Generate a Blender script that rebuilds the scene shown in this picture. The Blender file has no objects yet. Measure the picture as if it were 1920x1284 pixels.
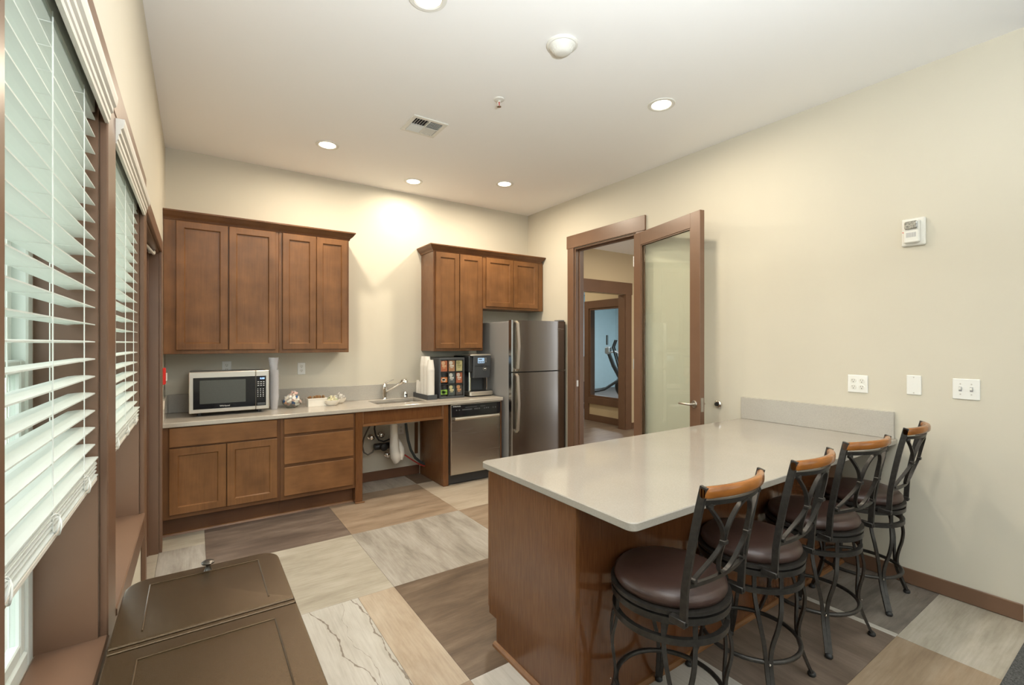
import bpy, math, random
from mathutils import Vector, Matrix
random.seed(4)
PI = math.pi
sc = bpy.context.scene
C = sc.collection

# ---------------------------------------------------------------- camera, world, exposure
CAM_H = 1.4577
cd = bpy.data.cameras.new('camera')
cam = bpy.data.objects.new('camera', cd); C.objects.link(cam)
cam.location = (0, 0, CAM_H)
cam.rotation_euler = (PI/2, 0, -math.radians(34.2433))
cd.sensor_width = 36; cd.lens = 36*872.76/1920; cd.clip_start = 0.02; cd.clip_end = 200
cd.shift_y = (642.57-642)/1920
sc.camera = cam
sc.view_settings.view_transform = 'Standard'
sc.view_settings.look = 'None'
sc.view_settings.exposure = 0.08
sc.view_settings.gamma = 1
sc.view_settings.use_curve_mapping = False
SKY_STRENGTH = 3.1
FILL_UPLIGHT_W = 134.0       # added fill: unseen floor uplighters behind the camera
LAMP_W = 26.0          # ceiling lamps over the kitchen
FILL_LAMP_W = 5.0     # added fill: unseen ceiling lamps over the carpeted room
w = bpy.data.worlds.new('world'); sc.world = w; w.use_nodes = True
bg = w.node_tree.nodes['Background']
bg.inputs[0].default_value = (0.97, 0.98, 1.0, 1); bg.inputs[1].default_value = SKY_STRENGTH
sc.cycles.max_bounces = 10; sc.cycles.diffuse_bounces = 5; sc.cycles.glossy_bounces = 4
sc.cycles.transmission_bounces = 6; sc.cycles.transparent_max_bounces = 12
sc.cycles.sample_clamp_indirect = 6; sc.cycles.caustics_reflective = False; sc.cycles.caustics_refractive = False
sc.cycles.use_denoising = True

# ---------------------------------------------------------------- materials
def nt(name):
    m = bpy.data.materials.new(name); m.use_nodes = True
    t = m.node_tree; b = t.nodes['Principled BSDF']
    return m, t, b
def lin(c):
    return tuple((x/12.92 if x <= .04045 else ((x+.055)/1.055)**2.4) for x in [v/255 for v in c]) + (1,)
def plain(name, col, rough=.5, metal=0., var=.0, scale=8., bump=0., bscale=80., spec=.5, emis=None, es=0, trans=0., coat=0.):
    m, t, b = nt(name); L = t.links
    c = col if len(col) == 4 else tuple(col)+(1,)
    b.inputs['Base Color'].default_value = c
    b.inputs['Roughness'].default_value = rough; b.inputs['Metallic'].default_value = metal
    b.inputs['Specular IOR Level'].default_value = spec
    b.inputs['Coat Weight'].default_value = coat; b.inputs['Coat Roughness'].default_value = .1
    tc = t.nodes.new('ShaderNodeTexCoord')
    if var > 0:
        n = t.nodes.new('ShaderNodeTexNoise'); n.inputs['Scale'].default_value = scale; n.inputs['Detail'].default_value = 5
        L.new(tc.outputs['Object'], n.inputs['Vector'])
        r = t.nodes.new('ShaderNodeValToRGB'); e = r.color_ramp.elements
        e[0].position = .3; e[1].position = .7
        e[0].color = tuple(x*(1-var) for x in c[:3])+(1,); e[1].color = tuple(min(1, x*(1+var)) for x in c[:3])+(1,)
        L.new(n.outputs['Fac'], r.inputs['Fac']); L.new(r.outputs['Color'], b.inputs['Base Color'])
    if bump > 0:
        n2 = t.nodes.new('ShaderNodeTexNoise'); n2.inputs['Scale'].default_value = bscale; n2.inputs['Detail'].default_value = 3
        L.new(tc.outputs['Object'], n2.inputs['Vector'])
        bp = t.nodes.new('ShaderNodeBump'); bp.inputs['Strength'].default_value = bump; bp.inputs['Distance'].default_value = .002
        L.new(n2.outputs['Fac'], bp.inputs['Height']); L.new(bp.outputs['Normal'], b.inputs['Normal'])
    if emis:
        b.inputs['Emission Color'].default_value = tuple(emis)+(1,); b.inputs['Emission Strength'].default_value = es
    if trans: b.inputs['Transmission Weight'].default_value = trans
    return m
def wood(name, c1, c2, axis='z', rough=.32, coat=.25, fine=1.0, stretch=14, blot=.72):
    """stained timber: fine grain along one axis plus broad blotches"""
    m, t, b = nt(name); L = t.links; N = t.nodes
    tc = N.new('ShaderNodeTexCoord'); mp = N.new('ShaderNodeMapping')
    s = [stretch*4.0]*3; s['xyz'.index(axis)] = 3.0
    mp.inputs['Scale'].default_value = s
    L.new(tc.outputs['Object'], mp.inputs['Vector'])
    n = N.new('ShaderNodeTexNoise'); n.inputs['Scale'].default_value = 1.6*fine; n.inputs['Detail'].default_value = 6; n.inputs['Distortion'].default_value = .4
    L.new(mp.outputs['Vector'], n.inputs['Vector'])
    n2 = N.new('ShaderNodeTexNoise'); n2.inputs['Scale'].default_value = 5; n2.inputs['Detail'].default_value = 4
    L.new(tc.outputs['Object'], n2.inputs['Vector'])
    mx = N.new('ShaderNodeMix'); mx.data_type = 'FLOAT'; mx.inputs[0].default_value = blot
    L.new(n.outputs['Fac'], mx.inputs[2]); L.new(n2.outputs['Fac'], mx.inputs[3])
    r = N.new('ShaderNodeValToRGB'); e = r.color_ramp.elements
    e[0].position = .34; e[1].position = .66; e[0].color = tuple(c1)+(1,); e[1].color = tuple(c2)+(1,)
    L.new(mx.outputs[0], r.inputs['Fac']); L.new(r.outputs['Color'], b.inputs['Base Color'])
    b.inputs['Roughness'].default_value = rough; b.inputs['Coat Weight'].default_value = coat*.6; b.inputs['Coat Roughness'].default_value = .18; b.inputs['Specular IOR Level'].default_value = .35
    return m
def tilemat(name, cols, axis='x', streak=1.0, crack=0., seed=0., lines=()):
    cols = [tuple((v*.86+sum(c)/3*.14)*.88 for v in c) for c in cols]
    """worn printed-plank vinyl: three tones in streaks, optional dark cracks"""
    m, t, b = nt(name); L = t.links; N = t.nodes
    tc = N.new('ShaderNodeTexCoord'); mp = N.new('ShaderNodeMapping')
    s = [5.0*streak+1.5]*3; s['xyz'.index(axis)] = 1.3
    mp.inputs['Scale'].default_value = s; mp.inputs['Location'].default_value = (seed, seed*1.7, 0)
    L.new(tc.outputs['Object'], mp.inputs['Vector'])
    n = N.new('ShaderNodeTexNoise'); n.inputs['Scale'].default_value = 1.5; n.inputs['Detail'].default_value = 9; n.inputs['Roughness'].default_value = .68; n.inputs['Distortion'].default_value = .22
    L.new(mp.outputs['Vector'], n.inputs['Vector'])
    r = N.new('ShaderNodeValToRGB'); cr = r.color_ramp; e = cr.elements
    e[0].position = .30; e[1].position = .70; e[0].color = lin(cols[0]); e[1].color = lin(cols[2])
    k = cr.elements.new(.5); k.color = lin(cols[1])
    L.new(n.outputs['Fac'], r.inputs['Fac'])
    # fine streaks
    mp2 = N.new('ShaderNodeMapping'); s2 = [90.0]*3; s2['xyz'.index(axis)] = 5.0
    mp2.inputs['Scale'].default_value = s2
    L.new(tc.outputs['Object'], mp2.inputs['Vector'])
    n3 = N.new('ShaderNodeTexNoise'); n3.inputs['Scale'].default_value = 1; n3.inputs['Detail'].default_value = 4
    L.new(mp2.outputs['Vector'], n3.inputs['Vector'])
    r3 = N.new('ShaderNodeValToRGB'); r3.color_ramp.elements[0].position = .25; r3.color_ramp.elements[1].position = .6
    r3.color_ramp.elements[0].color = (.80, .78, .76, 1); r3.color_ramp.elements[1].color = (1, 1, 1, 1)
    L.new(n3.outputs['Fac'], r3.inputs['Fac'])
    mu = N.new('ShaderNodeMix'); mu.data_type = 'RGBA'; mu.blend_type = 'MULTIPLY'; mu.inputs[0].default_value = .8
    L.new(r.outputs['Color'], mu.inputs[6]); L.new(r3.outputs['Color'], mu.inputs[7])
    out = mu.outputs[2]
    if lines:
        sx = N.new('ShaderNodeSeparateXYZ'); L.new(tc.outputs['Object'], sx.inputs[0])
        acc = None
        def mth(op, a, b=None):
            q = N.new('ShaderNodeMath'); q.operation = op
            for i_, v_ in enumerate((a, b)):
                if v_ is None: continue
                if isinstance(v_, (int, float)): q.inputs[i_].default_value = v_
                else: L.new(v_, q.inputs[i_])
            return q.outputs[0]
        for x0_, slope_, wid_, sd_ in lines:
            cb_ = N.new('ShaderNodeCombineXYZ'); L.new(mth('MULTIPLY', sx.outputs[1], 1.7), cb_.inputs[1]); cb_.inputs[0].default_value = sd_
            nn = N.new('ShaderNodeTexNoise'); nn.inputs['Scale'].default_value = 1.6; nn.inputs['Detail'].default_value = 3; nn.inputs['Roughness'].default_value = .5
            L.new(cb_.outputs[0], nn.inputs['Vector'])
            off = mth('MULTIPLY', mth('SUBTRACT', nn.outputs['Fac'], .5), .20)
            xl_ = mth('ADD', mth('MULTIPLY', mth('SUBTRACT', sx.outputs[1], 2.3), slope_), x0_)
            dd = mth('ABSOLUTE', mth('SUBTRACT', mth('SUBTRACT', sx.outputs[0], xl_), off))
            n6 = N.new('ShaderNodeTexNoise'); n6.inputs['Scale'].default_value = 26; n6.inputs['Detail'].default_value = 3
            L.new(tc.outputs['Object'], n6.inputs['Vector'])
            wv = mth('MULTIPLY', mth('POWER', n6.outputs['Fac'], 3.0), wid_*8)
            lt = mth('LESS_THAN', dd, wv)
            acc = lt if acc is None else mth('MAXIMUM', acc, lt)
        ml2 = N.new('ShaderNodeMix'); ml2.data_type = 'RGBA'; L.new(mth('MULTIPLY', acc, .75), ml2.inputs[0]); L.new(out, ml2.inputs[6]); ml2.inputs[7].default_value = (.13, .095, .065, 1)
        out = ml2.outputs[2]
    if crack > 0:
        mp3 = N.new('ShaderNodeMapping'); s3 = [7.0]*3; s3['xyz'.index(axis)] = 1.1; mp3.inputs['Scale'].default_value = s3
        mp3.inputs['Location'].default_value = (seed*2, seed, 0)
        L.new(tc.outputs['Object'], mp3.inputs['Vector'])
        n4 = N.new('ShaderNodeTexNoise'); n4.inputs['Scale'].default_value = 1.0; n4.inputs['Detail'].default_value = 7; n4.inputs['Roughness'].default_value = .62; n4.inputs['Distortion'].default_value = .1
        L.new(mp3.outputs['Vector'], n4.inputs['Vector'])
        a = N.new('ShaderNodeMath'); a.operation = 'SUBTRACT'; a.inputs[1].default_value = .5; L.new(n4.outputs['Fac'], a.inputs[0])
        a2 = N.new('ShaderNodeMath'); a2.operation = 'ABSOLUTE'; L.new(a.outputs[0], a2.inputs[0])
        r4 = N.new('ShaderNodeValToRGB'); r4.color_ramp.elements[0].position = 0; r4.color_ramp.elements[1].position = .009*crack
        r4.color_ramp.elements[0].color = (1, 1, 1, 1); r4.color_ramp.elements[1].color = (0, 0, 0, 1)
        L.new(a2.outputs[0], r4.inputs['Fac'])
        n5 = N.new('ShaderNodeTexNoise'); n5.inputs['Scale'].default_value = 5; n5.inputs['Detail'].default_value = 4
        L.new(tc.outputs['Object'], n5.inputs['Vector'])
        r5 = N.new('ShaderNodeValToRGB'); r5.color_ramp.elements[0].position = .45; r5.color_ramp.elements[1].position = .6
        L.new(n5.outputs['Fac'], r5.inputs['Fac'])
        ml = N.new('ShaderNodeMath'); ml.operation = 'MULTIPLY'; L.new(r4.outputs['Color'], ml.inputs[0]); L.new(r5.outputs['Color'], ml.inputs[1])
        mc = N.new('ShaderNodeMix'); mc.data_type = 'RGBA'; L.new(ml.outputs[0], mc.inputs[0]); L.new(out, mc.inputs[6]); mc.inputs[7].default_value = (.11, .08, .055, 1)
        out = mc.outputs[2]
    L.new(out, b.inputs['Base Color']); b.inputs['Roughness'].default_value = .36; b.inputs['Specular IOR Level'].default_value = .4
    return m
def glass(name, tint=(.9, .96, .93), refl=1.0, ior=1.45, rough=0.0):
    m = bpy.data.materials.new(name); m.use_nodes = True; t = m.node_tree; N = t.nodes; L = t.links
    for n in list(N):
        if n.type == 'BSDF_PRINCIPLED': N.remove(n)
    o = [n for n in N if n.type == 'OUTPUT_MATERIAL'][0]
    tr = N.new('ShaderNodeBsdfTransparent'); tr.inputs[0].default_value = tuple(tint)+(1,)
    g = N.new('ShaderNodeBsdfGlossy'); g.inputs['Roughness'].default_value = rough
    f = N.new('ShaderNodeFresnel'); f.inputs[0].default_value = ior
    mu = N.new('ShaderNodeMath'); mu.operation = 'MULTIPLY'; mu.inputs[1].default_value = refl; mu.use_clamp = True
    mx = N.new('ShaderNodeMixShader')
    ge = N.new('ShaderNodeNewGeometry'); inv = N.new('ShaderNodeMath'); inv.operation = 'SUBTRACT'; inv.inputs[0].default_value = 1
    L.new(ge.outputs['Backfacing'], inv.inputs[1]); m2 = N.new('ShaderNodeMath'); m2.operation = 'MULTIPLY'
    L.new(mu.outputs[0], m2.inputs[0]); L.new(inv.outputs[0], m2.inputs[1])
    L.new(f.outputs[0], mu.inputs[0]); L.new(m2.outputs[0], mx.inputs[0]); L.new(tr.outputs[0], mx.inputs[1]); L.new(g.outputs[0], mx.inputs[2])
    L.new(mx.outputs[0], o.inputs['Surface'])
    return m
def brushed(name, col, rough=.3, axis='z', aniso=.4):
    m, t, b = nt(name); L = t.links; N = t.nodes
    tc = N.new('ShaderNodeTexCoord'); mp = N.new('ShaderNodeMapping')
    s = [260.0]*3; s['xyz'.index(axis)] = 1.5; mp.inputs['Scale'].default_value = s
    L.new(tc.outputs['Object'], mp.inputs['Vector'])
    n = N.new('ShaderNodeTexNoise'); n.inputs['Scale'].default_value = 1; n.inputs['Detail'].default_value = 3
    L.new(mp.outputs['Vector'], n.inputs['Vector'])
    mr = N.new('ShaderNodeMapRange'); mr.inputs['To Min'].default_value = rough-.05; mr.inputs['To Max'].default_value = rough+.07
    L.new(n.outputs['Fac'], mr.inputs['Value']); L.new(mr.outputs[0], b.inputs['Roughness'])
    b.inputs['Base Color'].default_value = tuple(col)+(1,); b.inputs['Metallic'].default_value = 1
    bp = N.new('ShaderNodeBump'); bp.inputs['Strength'].default_value = .04; bp.inputs['Distance'].default_value = .001
    L.new(n.outputs['Fac'], bp.inputs['Height']); L.new(bp.outputs['Normal'], b.inputs['Normal'])
    return m
def quartz(name, c, rough=.12):
    m, t, b = nt(name); L = t.links; N = t.nodes
    tc = N.new('ShaderNodeTexCoord')
    n = N.new('ShaderNodeTexNoise'); n.inputs['Scale'].default_value = 160; n.inputs['Detail'].default_value = 2; L.new(tc.outputs['Object'], n.inputs['Vector'])
    n2 = N.new('ShaderNodeTexNoise'); n2.inputs['Scale'].default_value = 3; n2.inputs['Detail'].default_value = 5; L.new(tc.outputs['Object'], n2.inputs['Vector'])
    mx = N.new('ShaderNodeMix'); mx.data_type = 'FLOAT'; mx.inputs[0].default_value = .4
    L.new(n.outputs['Fac'], mx.inputs[2]); L.new(n2.outputs['Fac'], mx.inputs[3])
    r = N.new('ShaderNodeValToRGB'); e = r.color_ramp.elements; e[0].position = .35; e[1].position = .65
    e[0].color = tuple(x*.92 for x in c)+(1,); e[1].color = tuple(x*1.05 for x in c)+(1,)
    L.new(mx.outputs[0], r.inputs['Fac']); L.new(r.outputs['Color'], b.inputs['Base Color'])
    b.inputs['Roughness'].default_value = rough; b.inputs['Specular IOR Level'].default_value = .5
    return m

WALL = plain('cream_wall_paint', (.61, .57, .475), .62, var=.015, scale=2, bump=.12, bscale=220, spec=.25)
CEIL = plain('white_ceiling_paint', (.91, .905, .895), .8, bump=.08, bscale=200, spec=.2)
HALLW = plain('hall_wall_paint', (.66, .55, .37), .7, spec=.2)
GYMW = plain('pale_blue_wall_paint', (.60, .74, .78), .7, var=.02, spec=.2)
TRIM = plain('brown_trim_paint', (.165, .092, .056), .33, var=.05, scale=6, spec=.5)
TRIMD = plain('dark_brown_base_vinyl', (.135, .062, .034), .45, var=.06, scale=10)
CABV = wood('stained_maple_vertical_grain', (.125, .054, .018), (.225, .100, .036), 'z', rough=.36, coat=.12)
CABH = wood('stained_maple_horizontal_grain', (.14, .060, .021), (.245, .112, .042), 'x', rough=.36, stretch=5, coat=.12)
CABS = wood('stained_oak_panel', (.115, .044, .015), (.175, .072, .025), 'z', rough=.22, fine=2.2, blot=.25, coat=.5)
CABD = wood('dark_cabinet_frame_stain', (.105, .042, .015), (.155, .066, .023), 'z', rough=.4)  # darker stain on carcasses, cleat and crown
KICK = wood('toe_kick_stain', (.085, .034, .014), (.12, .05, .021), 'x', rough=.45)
QTOP = quartz('warm_grey_quartz', (.46, .415, .355), .1)
QSPL = quartz('grey_quartz_splash', (.44, .415, .37), .16)
STEEL = brushed('brushed_stainless_steel', (.50, .48, .45), .24, 'x')
STEELV = brushed('brushed_stainless_steel_vertical', (.34, .33, .32), .2, 'z')
STEELL = brushed('light_satin_steel', (.70, .65, .58), .32, 'x')
FRSIDE = plain('grey_painted_appliance_side', (.25, .245, .24), .35, bump=.05, bscale=300)
CHROME = plain('polished_chrome', (.75, .73, .70), .08, 1)
NICKEL = plain('satin_nickel', (.55, .52, .47), .28, 1)
BLACKG = plain('gloss_black_glass', (.012, .013, .016), .06, spec=.6)
BLACKP = plain('black_plastic', (.022, .023, .025), .35)
DGREYP = plain('charcoal_plastic', (.055, .06, .066), .4)
RUBBER = plain('black_rubber', (.015, .015, .015), .55)
IRON = plain('charcoal_powder_coated_iron', (.040, .036, .032), .36, .45, var=.25, scale=60, bump=.15, bscale=400)
VINYLB = plain('dark_brown_faux_leather', (.050, .026, .020), .34, var=.1, scale=30, bump=.25, bscale=420, spec=.55)
RAILW = wood('honey_stained_rail_wood', (.17, .055, .009), (.36, .130, .022), 'x', rough=.25, coat=.6, stretch=6)
WHITEP = plain('white_plastic', (.80, .80, .77), .35)
WHITED = plain('white_device_plastic', (.74, .73, .68), .4)
PAPER = plain('white_paper_cup', (.78, .745, .69), .6)
CERAM = plain('white_ceramic', (.80, .76, .68), .3)
BRONZE = plain('speckled_bronze_powder_coat', (.082, .052, .026), .27, .6, var=.25, scale=350, bump=.35, bscale=500)
BRONZED = plain('dark_bronze_seam', (.03, .02, .013), .4, .3)
PEWTER = plain('antique_pewter_knob', (.12, .11, .10), .3, .9)
VINYLW = plain('white_vinyl_window_frame', (.74, .80, .76), .4)
SOCKW = plain('white_insulating_pipe_wrap', (.80, .77, .71), .7, bump=.3, bscale=60)
REDP = plain('red_plastic', (.62, .02, .015), .35)
REDT = plain('red_rubber_tube', (.42, .03, .02), .4)
GLASS = glass('door_glass', (.955, .98, .96), 1.6)
GLASSW = glass('window_glass', (.93, .97, .94), 1.0)
GLASSG = glass('gym_window_glass', (.93, .96, .97), .9)
CLEARP = plain('clear_cup_plastic', (.80, .80, .84), .15, spec=.7); CLEARP.node_tree.nodes['Principled BSDF'].inputs['Alpha'].default_value = .32
CORD = plain('white_blind_cord', (.78, .80, .76), .7)
DUST = plain('dusty_white_blind', (.66, .63, .56), .6)
def slatmat():
    m, t, b = nt('white_faux_wood_slat'); N = t.nodes; L = t.links
    b.inputs['Base Color'].default_value = (.80, .83, .79, 1); b.inputs['Roughness'].default_value = .45
    o = [n for n in N if n.type == 'OUTPUT_MATERIAL'][0]
    tl = N.new('ShaderNodeBsdfTranslucent'); tl.inputs[0].default_value = (.72, .80, .76, 1)
    mx = N.new('ShaderNodeMixShader'); mx.inputs[0].default_value = .22
    L.new(b.outputs[0], mx.inputs[1]); L.new(tl.outputs[0], mx.inputs[2]); L.new(mx.outputs[0], o.inputs['Surface'])
    return m
SLAT = slatmat()
LENS = plain('lamp_lens', (1, .95, .85), .5, emis=(1, .90, .74), es=9)
CAN = plain('lamp_reflector', (.85, .80, .70), .35)
SCREENB = plain('lit_blue_screen', (.1, .14, .2), .3, emis=(.42, .60, .78), es=.8)
DIGIT = plain('lit_digits', (.2, .3, .6), .4, emis=(.35, .55, 1), es=3)
PRINTW = plain('white_print', (.75, .75, .73), .5)
PRINTG = plain('grey_print', (.33, .33, .34), .5)
CARPET = plain('charcoal_carpet', (.085, .085, .082), .95, var=.55, scale=160, bump=.8, bscale=300, spec=.1)
HALLF = tilemat('hall_vinyl_plank', [(120, 100, 84), (150, 130, 112), (172, 152, 132)], 'x', 1.6)
GYMF = plain('gym_carpet', (.16, .14, .13), .9, var=.3, scale=90)
GROUND = plain('pale_outdoor_paving', (.56, .57, .53), .9, var=.1, scale=1)
SUB = plain('floor_underlay', (.12, .10, .08), .8)

# ---------------------------------------------------------------- mesh builder
class MB:
    def __init__(s): s.v = []; s.f = []; s.m = None
    def add(s, vs, fs):
        o = len(s.v); s.v += [tuple(x) for x in vs]; s.f += [tuple(i+o for i in f) for f in fs]; return s
    def box(s, x0, x1, y0, y1, z0, z1, b=0.0):
        if x0 > x1: x0, x1 = x1, x0
        if y0 > y1: y0, y1 = y1, y0
        if z0 > z1: z0, z1 = z1, z0
        b = min(b, (x1-x0)*.45, (y1-y0)*.45, (z1-z0)*.45)
        if b <= 0:
            v = [(x, y, z) for x in (x0, x1) for y in (y0, y1) for z in (z0, z1)]
            return s.add(v, [(0, 1, 3, 2), (4, 6, 7, 5), (0, 4, 5, 1), (2, 3, 7, 6), (0, 2, 6, 4), (1, 5, 7, 3)])
        v = []; idx = {}
        for i, x in enumerate((x0, x1)):
            for j, y in enumerate((y0, y1)):
                for k, z in enumerate((z0, z1)):
                    sx = b if i == 0 else -b; sy = b if j == 0 else -b; sz = b if k == 0 else -b
                    idx[i, j, k, 'x'] = len(v); v.append((x, y+sy, z+sz))
                    idx[i, j, k, 'y'] = len(v); v.append((x+sx, y, z+sz))
                    idx[i, j, k, 'z'] = len(v); v.append((x+sx, y+sy, z))
        g = lambda i, j, k, a: idx[i, j, k, a]
        f = []
        for a in (0, 1):
            q = [g(a, 0, 0, 'x'), g(a, 0, 1, 'x'), g(a, 1, 1, 'x'), g(a, 1, 0, 'x')]; f.append(q if a == 0 else q[::-1])
            q = [g(0, a, 0, 'y'), g(1, a, 0, 'y'), g(1, a, 1, 'y'), g(0, a, 1, 'y')]; f.append(q if a == 0 else q[::-1])
            q = [g(0, 0, a, 'z'), g(0, 1, a, 'z'), g(1, 1, a, 'z'), g(1, 0, a, 'z')]; f.append(q if a == 0 else q[::-1])
        for a in (0, 1):
            for c in (0, 1):
                f.append([g(a, c, 0, 'x'), g(a, c, 0, 'y'), g(a, c, 1, 'y'), g(a, c, 1, 'x')])
                f.append([g(a, 0, c, 'x'), g(a, 1, c, 'x'), g(a, 1, c, 'z'), g(a, 0, c, 'z')])
                f.append([g(0, a, c, 'y'), g(1, a, c, 'y'), g(1, a, c, 'z'), g(0, a, c, 'z')])
        for i in (0, 1):
            for j in (0, 1):
                for k in (0, 1): f.append([g(i, j, k, 'x'), g(i, j, k, 'y'), g(i, j, k, 'z')])
        return s.add(v, f)
    def lathe(s, prof, cx=0, cy=0, n=24, axis='z', closed=False, o=(0, 0, 0)):
        """prof: list of (r, h)"""
        v = []; f = []
        for r, h in prof:
            for i in range(n):
                a = 2*PI*i/n; p = (r*math.cos(a), r*math.sin(a), h)
                if axis == 'x': p = (p[2], p[0], p[1])
                elif axis == 'y': p = (p[1], p[2], p[0])
                v.append((p[0]+cx+o[0], p[1]+cy+o[1], p[2]+o[2]))
        for j in range(len(prof)-1):
            for i in range(n):
                k = (i+1) % n; f.append((j*n+i, j*n+k, (j+1)*n+k, (j+1)*n+i))
        if closed:
            j = len(prof)-1
            for i in range(n):
                k = (i+1) % n; f.append((j*n+i, j*n+k, k, i))
        else:
            if prof[0][0] > 1e-6: f.append(tuple(range(n-1, -1, -1)))
            if prof[-1][0] > 1e-6: f.append(tuple((len(prof)-1)*n+i for i in range(n)))
        return s.add(v, f)
    def ring(s, R, z, w, h, n=48, cx=0, cy=0):
        return s.lathe([(R-w/2, z-h/2), (R+w/2, z-h/2), (R+w/2, z+h/2), (R-w/2, z+h/2)], cx, cy, n, closed=True)
    def torus(s, R, z, r, n=48, m=8, cx=0, cy=0):
        return s.lathe([(R+r*math.cos(2*PI*i/m), z+r*math.sin(2*PI*i/m)) for i in range(m)], cx, cy, n, closed=True)
    def tube(s, pts, r, n=8, cap=True, flat=None, up=None):
        """round tube, or flat bar when flat=(w,h) with constant 'up' reference for its width"""
        P = [Vector(p) for p in pts]; rs = r if isinstance(r, (list, tuple)) else [r]*len(P)
        prev = None; v = []; f = []
        for i, p in enumerate(P):
            d = (P[min(i+1, len(P)-1)]-P[max(i-1, 0)]).normalized()
            if up is not None: a = Vector(up)-d*d.dot(Vector(up))
            elif prev is None:
                a = Vector((0, 0, 1)) if abs(d.z) < .9 else Vector((1, 0, 0)); a = a-d*d.dot(a)
            else: a = prev-d*d.dot(prev)
            a.normalize(); prev = a; b = d.cross(a)
            if flat:
                w2, h2 = flat[0]/2, flat[1]/2
                for x, y in ((-w2, -h2), (w2, -h2), (w2, h2), (-w2, h2)): v.append(p+a*x+b*y)
            else:
                for k in range(n):
                    t = 2*PI*k/n; v.append(p+(a*math.cos(t)+b*math.sin(t))*rs[i])
        m = 4 if flat else n
        for i in range(len(P)-1):
            for k in range(m):
                l = (k+1) % m; f.append((i*m+k, i*m+l, (i+1)*m+l, (i+1)*m+k))
        if cap: f.append(tuple(range(m-1, -1, -1))); f.append(tuple((len(P)-1)*m+k for k in range(m)))
        return s.add(v, f)
    def prism(s, poly, a0, a1, axis='y'):
        """extrude a 2D polygon. axis y: poly (x,z); axis x: poly (y,z); axis z: poly (x,y)"""
        n = len(poly); v = []
        for a in (a0, a1):
            for p, q in poly:
                v.append({'y': (p, a, q), 'x': (a, p, q), 'z': (p, q, a)}[axis])
        f = [tuple(range(n)), tuple(range(2*n-1, n-1, -1))]
        for i in range(n):
            j = (i+1) % n; f.append((j, i, n+i, n+j))
        return s.add(v, f)
    def panel_xz(s, x0, x1, z0, z1, y, depth, fr, inset=.008, bead=.006):
        """shaker door facing -Y: frame with bevelled inner bead and recessed panel; y is the front face"""
        b = .003
        loops = [[(x0, z0), (x1, z0), (x1, z1), (x0, z1)]]
        def lp(m): return [(x0+m, z0+m), (x1-m, z0+m), (x1-m, z1-m), (x0+m, z1-m)]
        levels = [(0, y+depth), (0, y+b), (b, y), (fr, y), (fr+bead, y+inset)]
        v = [];
        for m, yy in levels: v += [(x, yy, z) for x, z in lp(m)]
        f = []
        for j in range(len(levels)-1):
            for i in range(4):
                k = (i+1) % 4; f.append((j*4+i, j*4+k, (j+1)*4+k, (j+1)*4+i))
        e = (len(levels)-1)*4; f.append((e, e+1, e+2, e+3)); f.append((3, 2, 1, 0))
        return s.add(v, f)
    def mesh(s, name, mat, smooth=0):
        me = bpy.data.meshes.new(name); me.from_pydata(s.v, [], s.f); me.update()
        import bmesh
        bm = bmesh.new(); bm.from_mesh(me); bmesh.ops.recalc_face_normals(bm, faces=bm.faces); bm.to_mesh(me); bm.free()
        if mat: me.materials.append(mat)
        if smooth:
            for p in me.polygons: p.use_smooth = True
            me.set_sharp_from_angle(angle=math.radians(smooth))
        return me
def obj(name, mb, mat, parent=None, smooth=0, world=True, label=None):
    """link one mesh object; with world=True the builder's coordinates are world ones"""
    if world and parent is not None:
        o = Vector((0, 0, 0)); p = parent
        while p is not None: o += p.location; p = p.parent
        mb.v = [(a-o.x, b-o.y, c-o.z) for a, b, c in mb.v]
    ob = bpy.data.objects.new(name, mb.mesh(name, mat, smooth)); C.objects.link(ob)
    if parent is not None: ob.parent = parent
    if label: ob['label'] = label
    return ob
def tag(o, label, cat, group=None, kind=None):
    o['label'] = label; o['category'] = cat
    if group: o['group'] = group
    if kind: o['kind'] = kind
    return o
def thing(name, label, cat, loc=(0, 0, 0), rz=0, group=None):
    o = bpy.data.objects.new(name, None); o.empty_display_size = .05; C.objects.link(o); o.location = loc; o.rotation_euler = (0, 0, rz)
    return tag(o, label, cat, group)
def solo(name, mb, mat, label, cat, smooth=0, group=None, origin=None):
    if origin is None:
        xs = [v[0] for v in mb.v]; ys = [v[1] for v in mb.v]; zs = [v[2] for v in mb.v]
        origin = ((min(xs)+max(xs))/2, (min(ys)+max(ys))/2, min(zs))
    mb.v = [(a-origin[0], b-origin[1], c-origin[2]) for a, b, c in mb.v]
    o = obj(name, mb, mat, None, smooth); o.location = origin
    return tag(o, label, cat, group)
def struct(name, mb, mat, parent=None, smooth=0):
    o = obj(name, mb, mat, parent, smooth)
    if parent is None: o['kind'] = 'structure'
    return o
def sempty(name, loc=(0, 0, 0)):
    o = bpy.data.objects.new(name, None); C.objects.link(o); o.location = loc; o['kind'] = 'structure'; return o
def dup(root, loc, rz=0, label=None, group=None):
    r = root.copy(); C.objects.link(r); r.location = loc; r.rotation_euler = (0, 0, rz)
    if label: r['label'] = label
    if group: r['group'] = group
    for ch in list(root.children):
        c = ch.copy(); C.objects.link(c); c.parent = r
        for g in ch.children:
            d = g.copy(); C.objects.link(d); d.parent = c
    return r
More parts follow.
